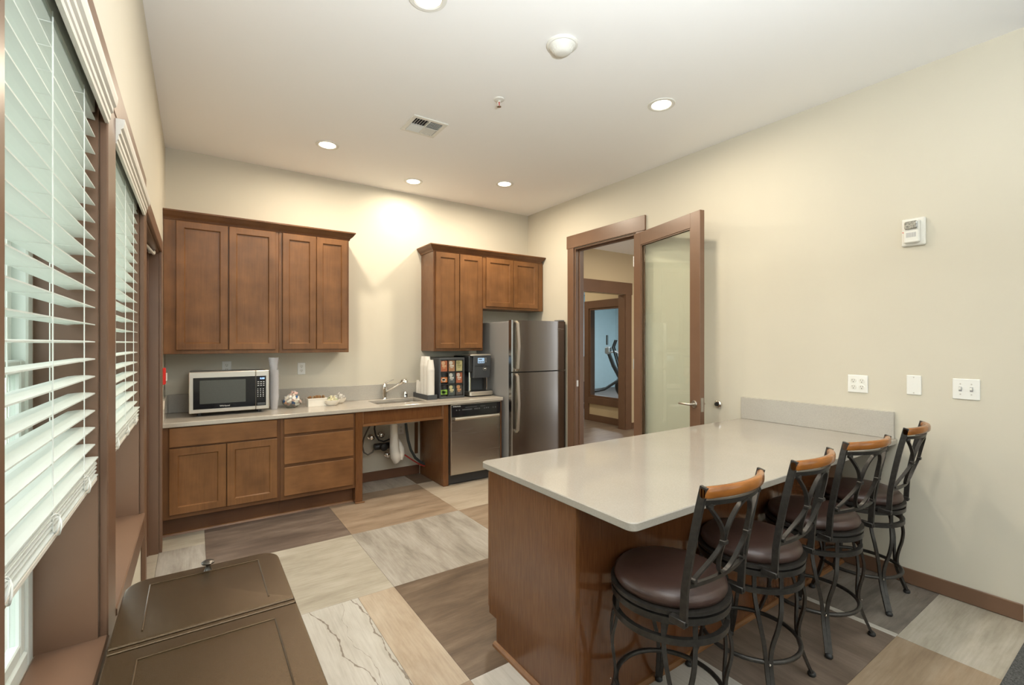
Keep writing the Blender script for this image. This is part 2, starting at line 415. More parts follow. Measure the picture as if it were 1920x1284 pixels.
def text(name, s, loc, size, mat, parent, rot=(PI/2, 0, 0), world=True, ext=.0004, align='CENTER'):
    cu = bpy.data.curves.new(name, 'FONT'); cu.body = s; cu.size = size; cu.extrude = ext; cu.align_x = align; cu.align_y = 'CENTER'; cu.resolution_u = 2
    tmp = bpy.data.objects.new(name, cu)
    me = bpy.data.meshes.new_from_object(tmp); bpy.data.objects.remove(tmp); me.materials.clear(); me.materials.append(mat); me.name = name
    o = bpy.data.objects.new(name, me); C.objects.link(o)
    l = Vector(loc)
    if parent is not None:
        if world:
            p = parent
            while p is not None: l -= p.location; p = p.parent
        o.parent = parent
    o.location = l; o.rotation_euler = rot
    return o

# ---------------------------------------------------------------- key planes
XL, XR, YB, ZC = -.209, 3.577, 4.888, 3.106
YF = 4.2845        # face of the base cabinets
T = .864           # counter top height
FX = 6.6           # far side of the carpeted room
FY = -4.2          # wall behind the camera

# ---------------------------------------------------------------- room shell
fl = struct('floor', MB().box(XL-.01, XR+.12, .47, YB, -.06, -.004).box(XL-.16, XL-.011, 2.80, 4.045, -.06, -.004), SUB)
def wall_with_openings(name, fixed, a0, a1, z0, z1, holes, thick, mat, axis):
    """wall lying on plane 'fixed' with rectangular holes [(a,b,zlo,zhi)], a along the wall"""
    mb = MB()
    def put(a, b, lo, hi):
        if b-a < 1e-4 or hi-lo < 1e-4: return
        if axis == 'x': mb.box(fixed, fixed+thick, a, b, lo, hi)
        else: mb.box(a, b, fixed, fixed+thick, lo, hi)
    cur = a0
    for (a, b, lo, hi) in sorted(holes):
        put(cur, a, z0, z1); put(a, b, z0, lo); put(a, b, hi, z1); cur = b
    put(cur, a1, z0, z1)
    return struct(name, mb, mat)
W1 = (.812, 1.618); W2 = (1.76, 2.68); WZ = (.685, 2.11)
D1 = (2.80, 4.045)
FILLWIN = [(-1.45, -.45), (-2.75, -1.75), (-3.95, -2.95)]  # unseen windows behind the camera, added to let in fill daylight
holes = [(W1[0], W1[1], *WZ), (W2[0], W2[1], *WZ), (D1[0], D1[1], 0, 2.09)] + [(a, b, *WZ) for a, b in FILLWIN]
wall_with_openings('wall_left', XL, FY, YB+.12, 0, ZC, holes, -.16, WALL, 'x')
struct('wall_back', MB().box(XL, XR, YB, YB+.12, 0, ZC), WALL)
wall_with_openings('wall_right', XR, .505, YB+.12, 0, ZC, [(3.08, 3.985, 0, 2.535)], .12, WALL, 'x')
struct('ceiling', MB().box(XL-.16, FX+.1, FY-.1, YB+.12, ZC, ZC+.1), CEIL)
wall_with_openings('wall_front', FY, XL-.16, FX+.1, 0, ZC, [(.6, 2.6, .8, 2.4), (3.4, 5.4, .8, 2.4)], -.14, WALL, 'y')
struct('wall_far_right', MB().box(FX, FX+.12, FY, .505, 0, ZC), WALL)
struct('wall_return', MB().box(XR+.12, FX+.12, .505, .67, 0, ZC), WALL)
tag(solo('carpet', MB().box(XL, FX, FY, .47, -.05, .002), CARPET, 'charcoal speckled carpet meeting the patchwork floor by the right wall', 'carpet'),
    'charcoal speckled carpet meeting the patchwork floor by the right wall', 'carpet')

# patchwork vinyl floor: one part per piece
TM = {
 'cream': tilemat('tile_cream', [(168, 158, 138), (192, 182, 162), (208, 199, 182)], 'x', .6, seed=1),
 'white': tilemat('tile_chalk_white', [(196, 189, 176), (210, 204, 192), (220, 215, 205)], 'y', .7, seed=3, lines=[(.60, -.13, .0030, 1.0), (.755, -.01, .0030, 5.0), (.655, .03, .0006, 9.0)]),
 'beige': tilemat('tile_beige', [(176, 150, 122), (200, 178, 152), (212, 194, 170)], 'y', .5, seed=7),
 'grey': tilemat('tile_pale_grey', [(150, 141, 128), (182, 173, 160), (203, 196, 185)], 'y', 1.0, seed=5),
 'dark': tilemat('tile_dark_brown', [(96, 78, 62), (122, 100, 80), (150, 128, 106)], 'x', .8, seed=2),
 'umber': tilemat('tile_umber', [(92, 78, 68), (124, 106, 93), (152, 134, 120)], 'x', .7, seed=9),
 'tan': tilemat('tile_tan', [(140, 116, 92), (172, 146, 120), (192, 168, 142)], 'x', .9, seed=4),
 'honey': tilemat('tile_honey', [(150, 124, 96), (170, 144, 114), (186, 162, 134)], 'x', .9, seed=6),
 'sand': tilemat('tile_sand', [(184, 164, 138), (206, 188, 164), (214, 200, 178)], 'x', .7, seed=8),
 'mush': tilemat('tile_mushroom', [(104, 88, 74), (128, 110, 94), (150, 132, 116)], 'y', .8, seed=11),
 'slate': tilemat('tile_driftwood_grey', [(92, 84, 76), (134, 124, 113), (160, 150, 138)], 'x', 1.1, crack=.4, seed=12),
 'strip': tilemat('tile_chalk_strip', [(196, 188, 174), (206, 200, 188), (214, 208, 198)], 'y', .3, seed=13),
}
gx = [XL, .060, .9835, 1.895, 2.806, XR]
def piece(k, x0, x1, y0, y1):
    g = .0006
    obj('floor_tile', MB().box(x0+g, x1-g, y0+g, y1-g, -.004, 0, .0004), TM[k], fl)
rows = [
 (4.53, YB, ['cream', 'umber', 'grey', 'dark', 'sand']),
 (3.612, 4.53, [None, 'umber', 'tan', 'sand', 'cream']),
 (2.697, 3.612, ['sand', 'cream', 'grey', 'tan', 'dark']),
 (1.765, 2.697, ['grey', None, 'dark', 'cream', 'grey']),
]
for y0, y1, ks in rows:
    for i, k in enumerate(ks):
        if k: piece(k, gx[i], gx[i+1], y0, y1)
piece('cream', XL-.16, XL, 2.80, 4.045); piece('cream', XL, .060, 4.05, 4.53); piece('grey', XL, .060, 3.612, 4.05)
for i in range(2):
    pass
piece('white', .37, .770, 1.765, 2.697); piece('dark', .060, .37, 1.765, 2.697); piece('beige', .770, .9835, 1.765, 2.697)
# bar side, laid with narrow chalk strips between the squares
piece('umber', XL, .072, .845, 1.765); piece('tan', .072, .9835, .845, 1.765)
piece('strip', .9835, 1.895, .845, 1.765); piece('strip', 1.895, 1.93, .845, 1.765)
piece('mush', 1.93, 2.87, .838, 1.765); piece('strip', 2.87, 2.91, .838, 1.765); piece('slate', 2.91, XR+.12, .838, 1.765)
piece('cream', 2.885, XR+.12, .47, .838); piece('honey', 1.93, 2.885, .47, .838)
piece('grey', .9835, 1.93, .47, .845); piece('cream', XL, .9835, .47, .845)

# baseboards
struct('baseboard_right', MB().box(XR-.012, XR, .505, 1.33, .002, .092, .003).box(XR-.012, XR, 2.0, 2.97, .002, .092, .003).box(XR-.012, XR, 4.09, YB, .002, .092, .003), TRIM)
struct('baseboard_back', MB().box(1.27, 2.07, YB-.012, YB, .001, .10, .003), TRIMD)
struct('baseboard_left', MB().box(XL, XL+.012, -.3, .78, .003, .092, .003), TRIM)

# ---------------------------------------------------------------- left wall: windows, casing, blinds, door
CX = XL+.019   # face of the casing
def window(name, a, b, detail=True):
    r = sempty(name, (XL-.14, (a+b)/2, WZ[0]))
    # painted jambs lining the recess
    j = MB(); t = .012; x0 = XL-.12
    j.box(x0, XL, b-t, b+.0, WZ[0], WZ[1]); j.box(x0, XL, a, a+t, WZ[0], WZ[1]); j.box(x0, XL, a, b, WZ[1]-t, WZ[1])
    obj('jamb_lining', j, TRIM, r)
    s = MB().box(x0, CX+.003, a-.0, b+.0, WZ[0]-.022, WZ[0]+.004, .004)
    obj('window_stool', s, TRIM, r)
    # white vinyl frame with two sashes
    f = MB(); X0, X1 = XL-.155, XL-.12; w_ = .042
    f.box(X0, X1, a+t, a+t+w_, WZ[0], WZ[1]-t, .004).box(X0, X1, b-t-w_, b-t, WZ[0], WZ[1]-t, .004)
    f.box(X0, X1, a+t+w_, b-t-w_, WZ[0], WZ[0]+w_, .004).box(X0, X1, a+t+w_, b-t-w_, WZ[1]-t-w_, WZ[1]-t, .004)
    obj('window_frame', f, VINYLW, r)
    m = (WZ[0]+WZ[1])/2
    for lo, hi, dx in ((WZ[0]+w_, m+.02, 0), (m-.02, WZ[1]-t-w_, -.022)):
        q = MB(); A, B = a+t+w_, b-t-w_; h = .032
        xx0, xx1 = X0+.008+dx, X0+.030+dx
        q.box(xx0, xx1, A, A+h, lo, hi, .003).box(xx0, xx1, B-h, B, lo, hi, .003).box(xx0, xx1, A+h, B-h, lo, lo+h, .003).box(xx0, xx1, A+h, B-h, hi-h, hi, .003)
        so = obj('sash', q, VINYLW, r)
        obj('glass_pane', MB().box(xx0+.009, xx0+.013, A+h, B-h, lo+h, hi-h), GLASSW, so)
    return r
window('window_1', *W1); window('window_2', *W2)
for i, (a, b) in enumerate(FILLWIN): window('window_%d' % (i+3), a, b)
# unseen front wall windows, added to throw daylight on the ceiling
for i, (a, b) in enumerate([(.6, 2.6), (3.4, 5.4)]):
    r = sempty('window_%d' % (7+i), ((a+b)/2, FY-.07, .8))
    f = MB()
    for x0, x1, z0, z1 in ((a, a+.05, .8, 2.4), (b-.05, b, .8, 2.4), (a+.05, b-.05, .8, .85), (a+.05, b-.05, 2.35, 2.4), ((a+b)/2-.03, (a+b)/2+.03, .85, 2.35)):
        f.box(x0, x1, FY-.10, FY-.05, z0, z1, .003)
    obj('window_frame', f, VINYLW, r)
    obj('glass_pane', MB().box(a+.05, (a+b)/2-.03, FY-.08, FY-.075, .85, 2.35), GLASSW, r)
    obj('glass_pane', MB().box((a+b)/2+.03, b-.05, FY-.08, FY-.075, .85, 2.35), GLASSW, r)
    c = MB(); c.box(a-.1, a, FY, FY+.018, .7, 2.5, .003).box(b, b+.1, FY, FY+.018, .7, 2.5, .003).box(a, b, FY, FY+.018, 2.4, 2.5, .003).box(a, b, FY, FY+.018, .7, .8, .003)
    obj('casing', c, TRIM, r)
# flat casing boards around the window pair
tr = sempty('trim_1', (XL, 1.7, 1))
bd = lambda a, b, lo, hi, t=.019: MB().box(XL, XL+t, a, b, lo, hi, .003)
obj('header_casing', bd(-4.0, 2.755, 2.11, 2.222, .021), TRIM, tr)
obj('mullion_casing', bd(W1[1], W2[0], .575, 2.11), TRIM, tr)
obj('side_casing', bd(W2[1], 2.745, .575, 2.11), TRIM, tr)
obj('mullion_casing', bd(.67, W1[0], .575, 2.11), TRIM, tr)
for a, b in ((-.45, -.33), (-1.75, -1.45), (-2.95, -2.75), (-4.0, -3.95)): obj('mullion_casing', bd(a, b, .575, 2.11), TRIM, tr)
obj('apron_board', bd(W1[0], W1[1], .575, WZ[0]-.022, .017), TRIM, tr)
obj('apron_board', bd(W2[0], W2[1], .575, WZ[0]-.022, .017), TRIM, tr)
for a, b in FILLWIN: obj('apron_board', bd(a, b, .575, WZ[0]-.022, .017), TRIM, tr)

def blind(a, b, lab, stack_z=1.10, cords=(), loops=()):
    """2 inch blind: valance, headrail, every slat its own part, bunched slats on the bottom rail"""
    r = thing('window_blind', lab, 'blind', (XL-.03, (a+b)/2, stack_z), group='white slat blinds in the window recesses')
    A, B = a+.020, b-.022; xb, xf = XL-.056, XL-.004
    top = 2.045
    vx = XL+.0195
    # stepped crown valance hung over the casing edge
    prof = [(vx-.006, 2.035), (vx+.002, 2.035), (vx+.003, 2.045), (vx+.006, 2.048), (vx+.006, 2.062), (vx+.011, 2.066), (vx+.011, 2.078), (vx+.017, 2.083), (vx+.020, 2.097), (vx+.020, 2.108), (vx-.006, 2.108)]
    obj('valance', MB().prism(prof, a-.002, b-.006 if b < 2 else b+.012, 'y'), DUST, r)
    obj('headrail', MB().box(xb, xf, A, B, 2.05, 2.095, .002), VINYLW, r)
    base = MB()
    def slat_mesh(th=.0028, bow=.0025):
        m = MB(); n = 4; pts = []
        for i in range(n+1):
            u = i/n; x = xb+(xf-xb)*u; z = bow*(1-(2*u-1)**2); pts.append((x, z))
        poly = pts+[(x, z-th) for x, z in reversed(pts)]
        m.prism([(x, z) for x, z in poly], A, B, 'y'); return m
    first = None; z = top-.012; k = 0
    def put(zz, tilt=0, dy=0, dx=0):
        nonlocal first
        if first is None:
            m = slat_mesh(); cx = (xb+xf)/2; cy = (A+B)/2
            m.v = [(x-cx, y-cy, q) for x, y, q in m.v]
            first = bpy.data.objects.new('slat', m.mesh('slat', SLAT)); o = first
        else: o = first.copy()
        C.objects.link(o); o.parent = r
        o.location = ((xb+xf)/2-r.location.x+dx, (A+B)/2-r.location.y+dy, zz-r.location.z); o.rotation_euler = (0, tilt, 0)
    while z > stack_z+.075:
        put(z, random.uniform(-.02, .02)); z -= .044
    zz = stack_z+.018
    for i in range(9):
        put(zz, random.uniform(-.09, .09), random.uniform(-.004, .006), random.uniform(-.005, .009)); zz += .0056
    obj('bottom_rail', MB().box(xb+.001, xf+.004, A, B+.004, stack_z, stack_z+.015, .004), DUST, r)
    for y in cords:
        cm = MB()
        cm.tube([(xf+.0025, y, stack_z+.02), (xf+.0025, y, 2.05)], .0012, 5)
        cm.tube([(xb-.0025, y, stack_z+.02), (xb-.0025, y, 2.05)], .0012, 5)
        zt = top-.012
        while zt > stack_z+.075:
            cm.tube([(xb-.0025, y, zt-.003), (xf+.0025, y, zt-.003)], .0006, 4); zt -= .044
        obj('ladder_cord', cm, CORD, r, 60)
        lm = MB()
        for kx in range(2):
            pts = [(xf+.004+.007*math.sin(t)*(1+.3*kx), y+.010*math.sin(2*t+kx)+.01*kx, stack_z+.050-.032*(1-math.cos(t))/2-.01*kx) for t in [2*PI*i/14 for i in range(15)]]
            lm.tube(pts, .0016, 5)
        obj('cord_loop', lm, CORD, r, 60)
    return r
blind(*W1, 'nearest white slat blind at the window beside the bronze bin', 1.10, cords=(1.436, 1.150, .875))
blind(*W2, 'white slat blind in the window next to the door closer', 1.108, cords=(2.47, 2.20, 1.93))

# left wall door (brown, closer arm at the head), seen edge on
dr = sempty('door_1', (XL-.08, (D1[0]+D1[1])/2, 0))
cs = MB(); cs.box(XL, XL+.019, 2.757, D1[0]+.008, 0, 2.09, .003); obj('casing', cs, TRIM, dr)
obj('casing', MB().box(XL, XL+.019, D1[1], D1[1]+.085, 0, 2.09, .003), TRIM, dr)
obj('header_casing', MB().box(XL, XL+.019, 2.757, D1[1]+.085, 2.09, 2.172, .003), TRIM, dr)
jb = MB(); jb.box(XL-.155, XL, D1[1]-.014, D1[1]-.001, 0, 2.089).box(XL-.155, XL, D1[0]+.001, D1[0]+.014, 0, 2.089).box(XL-.155, XL, D1[0]+.014, D1[1]-.014, 2.075, 2.089)
obj('door_jamb', jb, TRIM, dr)
obj('door_stop', MB().box(XL-.075, XL-.055, D1[1]-.028, D1[1]-.014, 0, 2.075, .002), TRIMD, dr)
lf = MB(); y0, y1 = D1[0]+.018, D1[1]-.03
lf.box(XL-.125, XL-.080, y0, y0+.12, .006, 2.07, .003).box(XL-.125, XL-.080, y1-.12, y1, .006, 2.07, .003).box(XL-.125, XL-.080, y0+.12, y1-.12, .006, .25, .003).box(XL-.125, XL-.080, y0+.12, y1-.12, 1.93, 2.07, .003)
lo = obj('door_leaf', lf, TRIM, dr)
obj('glass_pane', MB().box(XL-.105, XL-.100, y0+.12, y1-.12, .25, 1.93), GLASSW, lo)
cl = thing('door_closer', 'pale metal closer arm at the head of the left wall door', 'door closer', (XL-.07, 3.75, 2.0))
obj('body', MB().box(XL-.079, XL-.035, 3.30, 3.56, 1.985, 2.045, .006), NICKEL, cl)
obj('arm', MB().tube([(XL-.055, 3.45, 2.052), (XL-.035, 3.70, 2.058)], .009, 8).tube([(XL-.035, 3.70, 2.056), (XL-.02, 3.90, 2.05), (XL-.03, 3.93, 2.072)], .009, 8), WHITED, cl, 50)
obj('shoe', MB().box(XL-.05, XL-.012, 3.90, 3.96, 2.058, 2.0745, .003), WHITED, cl)

# outdoors: paving, a low pale building seen past the blinds
solo('paving', MB().box(-40, XL-.2, -40, 40, -.25, -.12).box(XL-.2, 40, -40, FY-.16, -.25, -.12), GROUND, 'pale grey paving outside the left windows', 'paving')

# ---------------------------------------------------------------- ceiling fixtures
def downlight(x, y, label, r=.078, z=ZC, watts=LAMP_W, group='recessed ceiling lights', spread=176):
    t = thing('ceiling_light', label, 'light', (x, y, z-.006), group=group)
    m = MB(); m.lathe([(r-.006, -.0), (r+.012, -.0), (r+.015, .004), (r+.015, .0058), (r-.006, .0058)], n=32, closed=True)
    obj('trim_ring', m, WHITED, t, 40, world=False)
    obj('reflector', MB().lathe([(r-.004, .0055), (r-.012, .0020), (r-.0125, .0035), (r-.006, .0058)], n=32, closed=True), CAN, t, 60, world=False)
    obj('lens', MB().lathe([(.0001, .0008), (r*.6, .0010), (r-.0125, .0035), (r-.0125, .0055), (.0001, .0055)], n=32), LENS, t, 60, world=False)
    ld = bpy.data.lights.new('lamp', 'AREA'); ld.shape = 'DISK'; ld.size = r*1.7; ld.energy = watts; ld.color = (1.0, .87, .68); ld.spread = math.radians(spread)
    lo = bpy.data.objects.new('lamp', ld); C.objects.link(lo); lo.parent = t; lo.location = (0, 0, -.004)
    return t
downlight(.911, 4.07, 'lit recessed light over the base cabinets, left of the air vent', spread=176, watts=LAMP_W*.9)
downlight(1.842, 4.497, 'lit recessed light closest to the back wall', watts=LAMP_W*.42)
downlight(2.652, 4.033, 'lit recessed light in front of the refrigerator')
downlight(2.667, 2.081, 'lit recessed light above the island, its bulb visible in the can', watts=LAMP_W*.62)
downlight(.918, 2.065, 'large lit recessed light cut by the top edge of the photo', watts=LAMP_W*.62)
for i, (x, y) in enumerate([(1.6, -1.1), (3.6, -1.1), (5.4, -1.1), (1.0, -2.6), (3.2, -2.6), (5.2, -2.6)]):  # unseen lamps added as general fill, no fixtures known here
    downlight(x, y, 'added unseen fill light above the carpeted area, %s' % ['near the left wall', 'mid room', 'far right', 'rear left', 'rear middle', 'rear right'][i], watts=FILL_LAMP_W, group='added fill lights over the carpet')

BOWL = plain('fill_lamp_bowl', (.85, .82, .76), .4)
for i, (x, y) in enumerate([(.55, -.15), (2.6, -3.0)]):  # unseen uplighters, added to bounce fill light off the ceiling
    t = thing('fill_uplighter', 'added unseen fill uplighter on the carpet, %s' % ['near the left windows', 'in mid room'][i], 'lamp', (x, y, .002), group='added fill uplighters on the carpet')
    obj('bowl', MB().lathe([(.0001, 1.70), (.06, 1.71), (.15, 1.75), (.20, 1.80), (.192, 1.80), (.14, 1.76), (.05, 1.722), (.0001, 1.715)], n=32), BOWL, t, 50, world=False)
    obj('pole', MB().lathe([(.012, .02), (.012, 1.705)], n=12), NICKEL, t, 50, world=False)
    obj('base', MB().lathe([(.14, 0), (.14, .015), (.02, .026), (.0001, .026)], n=28), NICKEL, t, 50, world=False)
    ld = bpy.data.lights.new('lamp', 'AREA'); ld.shape = 'DISK'; ld.size = .30; ld.energy = FILL_UPLIGHT_W*(1, .25)[i]; ld.color = (.89, .955, 1.0)
    lo = bpy.data.objects.new('lamp', ld); C.objects.link(lo); lo.parent = t; lo.location = (0, 0, 1.785); lo.rotation_euler = (PI, 0, 0)
sm = thing('smoke_detector', 'white round smoke detector on the ceiling', 'smoke detector', (1.676, 1.969, ZC))
obj('base', MB().lathe([(.086, 0), (.086, -.008), (.080, -.014), (.0001, -.014)], n=40), WHITED, sm, 40, world=False)
obj('housing', MB().lathe([(.074, -.014), (.072, -.020), (.060, -.026), (.056, -.036), (.048, -.040), (.042, -.050), (.020, -.054), (.0001, -.055)], n=40), WHITED, sm, 50, world=False)
gr = MB()
for i in range(20):
    a = 2*PI*i/20; gr.tube([(.060*math.cos(a), .060*math.sin(a), -.0255), (.050*math.cos(a), .050*math.sin(a), -.041)], .0018, 4)
obj('sensor_fins', gr, WHITEP, sm, 0, world=False)
sp = thing('sprinkler_head', 'small ceiling sprinkler with red glass bulb', 'sprinkler', (1.701, 2.653, ZC))
obj('escutcheon', MB().lathe([(.036, 0), (.034, -.006), (.014, -.012), (.0001, -.012)], n=28), WHITED, sp, 50, world=False)
f_ = MB().lathe([(.009, -.012), (.009, -.020), (.0001, -.020)], n=14)
f_.tube([(-.008, 0, -.018), (-.013, 0, -.030), (-.004, 0, -.046), (0, 0, -.050)], .0022, 6).tube([(.008, 0, -.018), (.013, 0, -.030), (.004, 0, -.046), (0, 0, -.050)], .0022, 6)
obj('frame', f_, WHITED, sp, 40, world=False)
obj('bulb', MB().tube([(0, 0, -.020), (0, 0, -.044)], .0028, 8), REDP, sp, 60, world=False)
obj('deflector', MB().lathe([(.0001, -.050), (.014, -.050), (.015, -.052), (.0001, -.0525)], n=16), NICKEL, sp, 40, world=False)

vt = thing('air_vent', 'white square four-way ceiling air vent with angled slats', 'vent', (1.441, 3.305, ZC))
S = .137; h = .030
obj('frame', MB().box(-S, S, -S, -S+h, -.010, 0, .002).box(-S, S, S-h, S, -.010, 0, .002).box(-S, -S+h, -S+h, S-h, -.010, 0, .002).box(S-h, S, -S+h, S-h, -.010, 0, .002), WHITED, vt, world=False)
obj('duct_opening', MB().box(-S+h, S-h, -S+h, S-h, -.0012, 0), BLACKP, vt, world=False)
obj('divider', MB().box(-S+h, S-h, -.003, .003, -.012, -.001).box(-.003, .003, -S+h, S-h, -.012, -.001), WHITED, vt, world=False)
Q = S-h
for qx, qy, ax in ((-1, 1, 'x'), (1, 1, 'y'), (-1, -1, 'y'), (1, -1, 'x')):
    for i in range(5):
        u = .012+(Q-.014)*i/4.6
        m = MB(); L0, L1 = .004, Q-.002
        if ax == 'x':
            yy = qy*u; m.box(qx*L0, qx*L1, -.0008, .0008, -.0075, .0075); tilt = (qy*.75, 0, 0); loc = (0, yy, -.0078)
        else:
            xx = qx*u; m.box(-.0008, .0008, qy*L0, qy*L1, -.0075, .0075); tilt = (0, -qx*.75, 0); loc = (xx, 0, -.0078)
        o = obj('slat', m, WHITED, vt, world=False); o.location = loc; o.rotation_euler = tilt

# ---------------------------------------------------------------- base cabinets along the back wall
CB = T-.033   # underside of the counter
def slab_front(x0, x1, z0, z1, y=YF-.02):
    return MB().box(x0, x1, y, YF-.0005, z0, z1, .004)
bc = thing('base_cabinet', 'brown two-door base cabinet under the microwave', 'cabinet', (.19, YF+.3, 0), group='base cabinets')
obj('carcass', MB().box(XL+.002, .585, YF, YB-.002, .145, CB-.001, .001), CABD, bc)
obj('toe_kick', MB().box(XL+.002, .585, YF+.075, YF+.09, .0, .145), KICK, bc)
obj('shoe_molding', MB().prism([(YF+.060, .001), (YF+.075, .001), (YF+.075, .018), (YF+.066, .014)], XL+.002, 1.196, 'x'), CABH, bc)
obj('false_drawer_front', slab_front(-.159, .561, .680, .823), CABH, bc)
obj('door', MB().panel_xz(-.159, .2005, .178, .669, YF-.02, .0195, .052, .011, .007), CABV, bc)
obj('door', MB().panel_xz(.2065, .561, .178, .669, YF-.02, .0195, .052, .011, .007), CABV, bc)
dc = thing('drawer_cabinet', 'brown three-drawer base cabinet left of the open sink bay', 'cabinet', (.89, YF+.3, 0), group='base cabinets')
obj('carcass', MB().box(.586, 1.196, YF, YB-.002, .145, CB-.001, .001), CABD, dc)
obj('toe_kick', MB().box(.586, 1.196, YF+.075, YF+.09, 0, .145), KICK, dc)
for z0, z1 in ((.694, .820), (.443, .672), (.180, .419)): obj('drawer', slab_front(.612, 1.179, z0, z1), CABH, dc)
sk = thing('sink_bay', 'open wooden sink bay with apron board and full side panels', 'cabinet', (1.66, YF+.3, 0), group='base cabinets')
obj('side_panel', MB().box(1.198, 1.264, YF-.004, YF+.05, 0, CB-.001, .003).box(1.198, 1.216, YF+.05, YB-.015, 0, CB-.001, .001), CABS, sk)
obj('base_shoe', MB().box(1.194, 1.280, YF-.016, YF-.004, .0, .012, .003), CABH, sk)
ap = obj('apron', MB().box(1.275, 2.062, YF+.012, YF+.028, .712, CB-.002), CABS, sk)
obj('apron_frame', MB().box(1.264, 2.074, YF, YF+.03, .688, .712, .003).box(1.264, 1.275, YF, YF+.03, .712, CB-.001, .002).box(2.062, 2.074, YF, YF+.03, .712, CB-.001, .002), CABH, sk)
obj('side_panel', MB().box(2.075, 2.134, YF-.002, YF+.03, 0, CB-.001, .003).box(2.075, 2.092, YF+.03, YB-.015, 0, CB-.001, .001), CABS, sk)
obj('wall_cleat', MB().box(2.015, 2.050, YB-.020, YB-.001, .23, .70, .002), CABD, sk)
solo('end_panel', MB().box(2.7465, 2.7745, YF-.005, YB-.002, 0, CB-.001, .002), CABS, 'narrow wood end panel between dishwasher and refrigerator', 'panel')

# counter with sink cut-out
ct = thing('countertop', 'warm grey quartz worktop along the back wall', 'countertop', (1.3, 4.57, T-.033))
SX0, SX1, SY0, SY1 = 1.452, 1.955, 4.44, 4.775
m = MB(); cy0, cy1, cx0, cx1 = YF-.032, YB-.001, XL+.001, 2.777
m.box(cx0, SX0, cy0, cy1, CB, T, .003).box(SX1, cx1, cy0, cy1, CB, T, .003).box(SX0-.0005, SX1+.0005, cy0, SY0, CB, T, .003).box(SX0-.0005, SX1+.0005, SY1, cy1, CB, T, .003)
obj('worktop', m, QTOP, ct)
solo('backsplash', MB().box(XL+.020, cx1, YB-.021, YB-.0012, T, T+.155, .002), QSPL, 'grey quartz strip along the back wall behind the counter', 'backsplash')
solo('backsplash', MB().prism([(YF-.005, T), (YB-.022, T), (YB-.022, T+.155), (YF+.10, T+.155), (YF+.02, T+.10), (YF-.005, T+.02)], XL+.001, XL+.020, 'x'), QTOP, 'pale slanted-end quartz strip on the left wall at the counter end', 'backsplash')
sn = thing('sink', 'undermount stainless sink with pale underside', 'sink', ((SX0+SX1)/2, (SY0+SY1)/2, .64))
b_ = MB(); d = .012; zb = .672
v = []
def rr(x0, x1, y0, y1, z, r=.04, n=5):
    out = []
    for cx, cy, a0 in ((x1-r, y1-r, 0), (x0+r, y1-r, PI/2), (x0+r, y0+r, PI), (x1-r, y0+r, 3*PI/2)):
        for i in range(n+1):
            a = a0+PI/2*i/n; out.append((cx+r*math.cos(a), cy+r*math.sin(a), z))
    return out
def loft(loops, capa=True, capb=True):
    m = MB(); n = len(loops[0]); v = [p for l in loops for p in l]; f = []
    for j in range(len(loops)-1):
        for i in range(n):
            k = (i+1) % n; f.append((j*n+i, j*n+k, (j+1)*n+k, (j+1)*n+i))
    if capa: f.append(tuple(range(n-1, -1, -1)))
    if capb: f.append(tuple((len(loops)-1)*n+i for i in range(n)))
    return m.add(v, f)
obj('basin', loft([rr(SX0-.02, SX1+.02, SY0-.02, SY1+.02, CB-.0005, .05), rr(SX0+.002, SX1-.002, SY0+.002, SY1-.002, CB-.0005, .04), rr(SX0+.006, SX1-.006, SY0+.006, SY1-.006, zb+.02, .05), rr(SX0+.05, SX1-.05, SY0+.04, SY1-.04, zb, .05)], False, True), STEELL, sn, 50)
obj('underside', loft([rr(SX0-.02, SX1+.02, SY0-.02, SY1+.02, CB-.003, .05), rr(SX0-.006, SX1+.006, SY0-.006, SY1+.006, zb-.0, .05), rr(SX0+.04, SX1-.04, SY0+.03, SY1-.03, zb-.022, .05)], False, True), CERAM, sn, 50)
obj('drain', MB().lathe([(.045, zb+.001), (.040, zb+.003), (.02, zb-.0), (.0001, zb-.0)], (SX0+SX1)/2, (SY0+SY1)/2, 24), CHROME, sn, 50)
# faucet
fx, fy = 1.655, 4.825
fa = thing('faucet', 'chrome single-lever kitchen faucet with angled spray head', 'faucet', (fx, fy, T))
obj('base', MB().lathe([(.030, T), (.030, T+.006), (.026, T+.012), (.024, T+.018)], fx, fy, 24), CHROME, fa, 50)
obj('body', MB().lathe([(.022, T+.018), (.021, T+.09), (.026, T+.10), (.027, T+.145), (.022, T+.160), (.008, T+.168), (.0001, T+.168)], fx, fy, 24), CHROME, fa, 50)
obj('spout', MB().tube([(fx+.015, fy-.012, T+.085), (fx+.07, fy-.06, T+.125), (fx+.14, fy-.12, T+.178)], [.012, .013, .015], 12), CHROME, fa, 50)
obj('spray_head', MB().tube([(fx+.128, fy-.108, T+.165), (fx+.150, fy-.130, T+.190), (fx+.168, fy-.146, T+.188), (fx+.178, fy-.155, T+.170)], [.017, .026, .029, .024], 14), CHROME, fa, 50)
obj('lever', MB().tube([(fx, fy, T+.162), (fx+.03, fy-.015, T+.182), (fx+.085, fy-.04, T+.205)], [.009, .007, .0055], 10), CHROME, fa, 50)
sd = thing('air_gap_cap', 'short chrome cylinder cap beside the faucet', 'sink fitting', (1.875, 4.80, T))
obj('cap', MB().lathe([(.022, 0), (.022, .062), (.019, .068), (.0001, .069)], n=22), CHROME, sd, 50, world=False)
obj('slot', MB().box(-.012, .012, -.0228, -.020, .030, .042), BLACKP, sd, world=False)

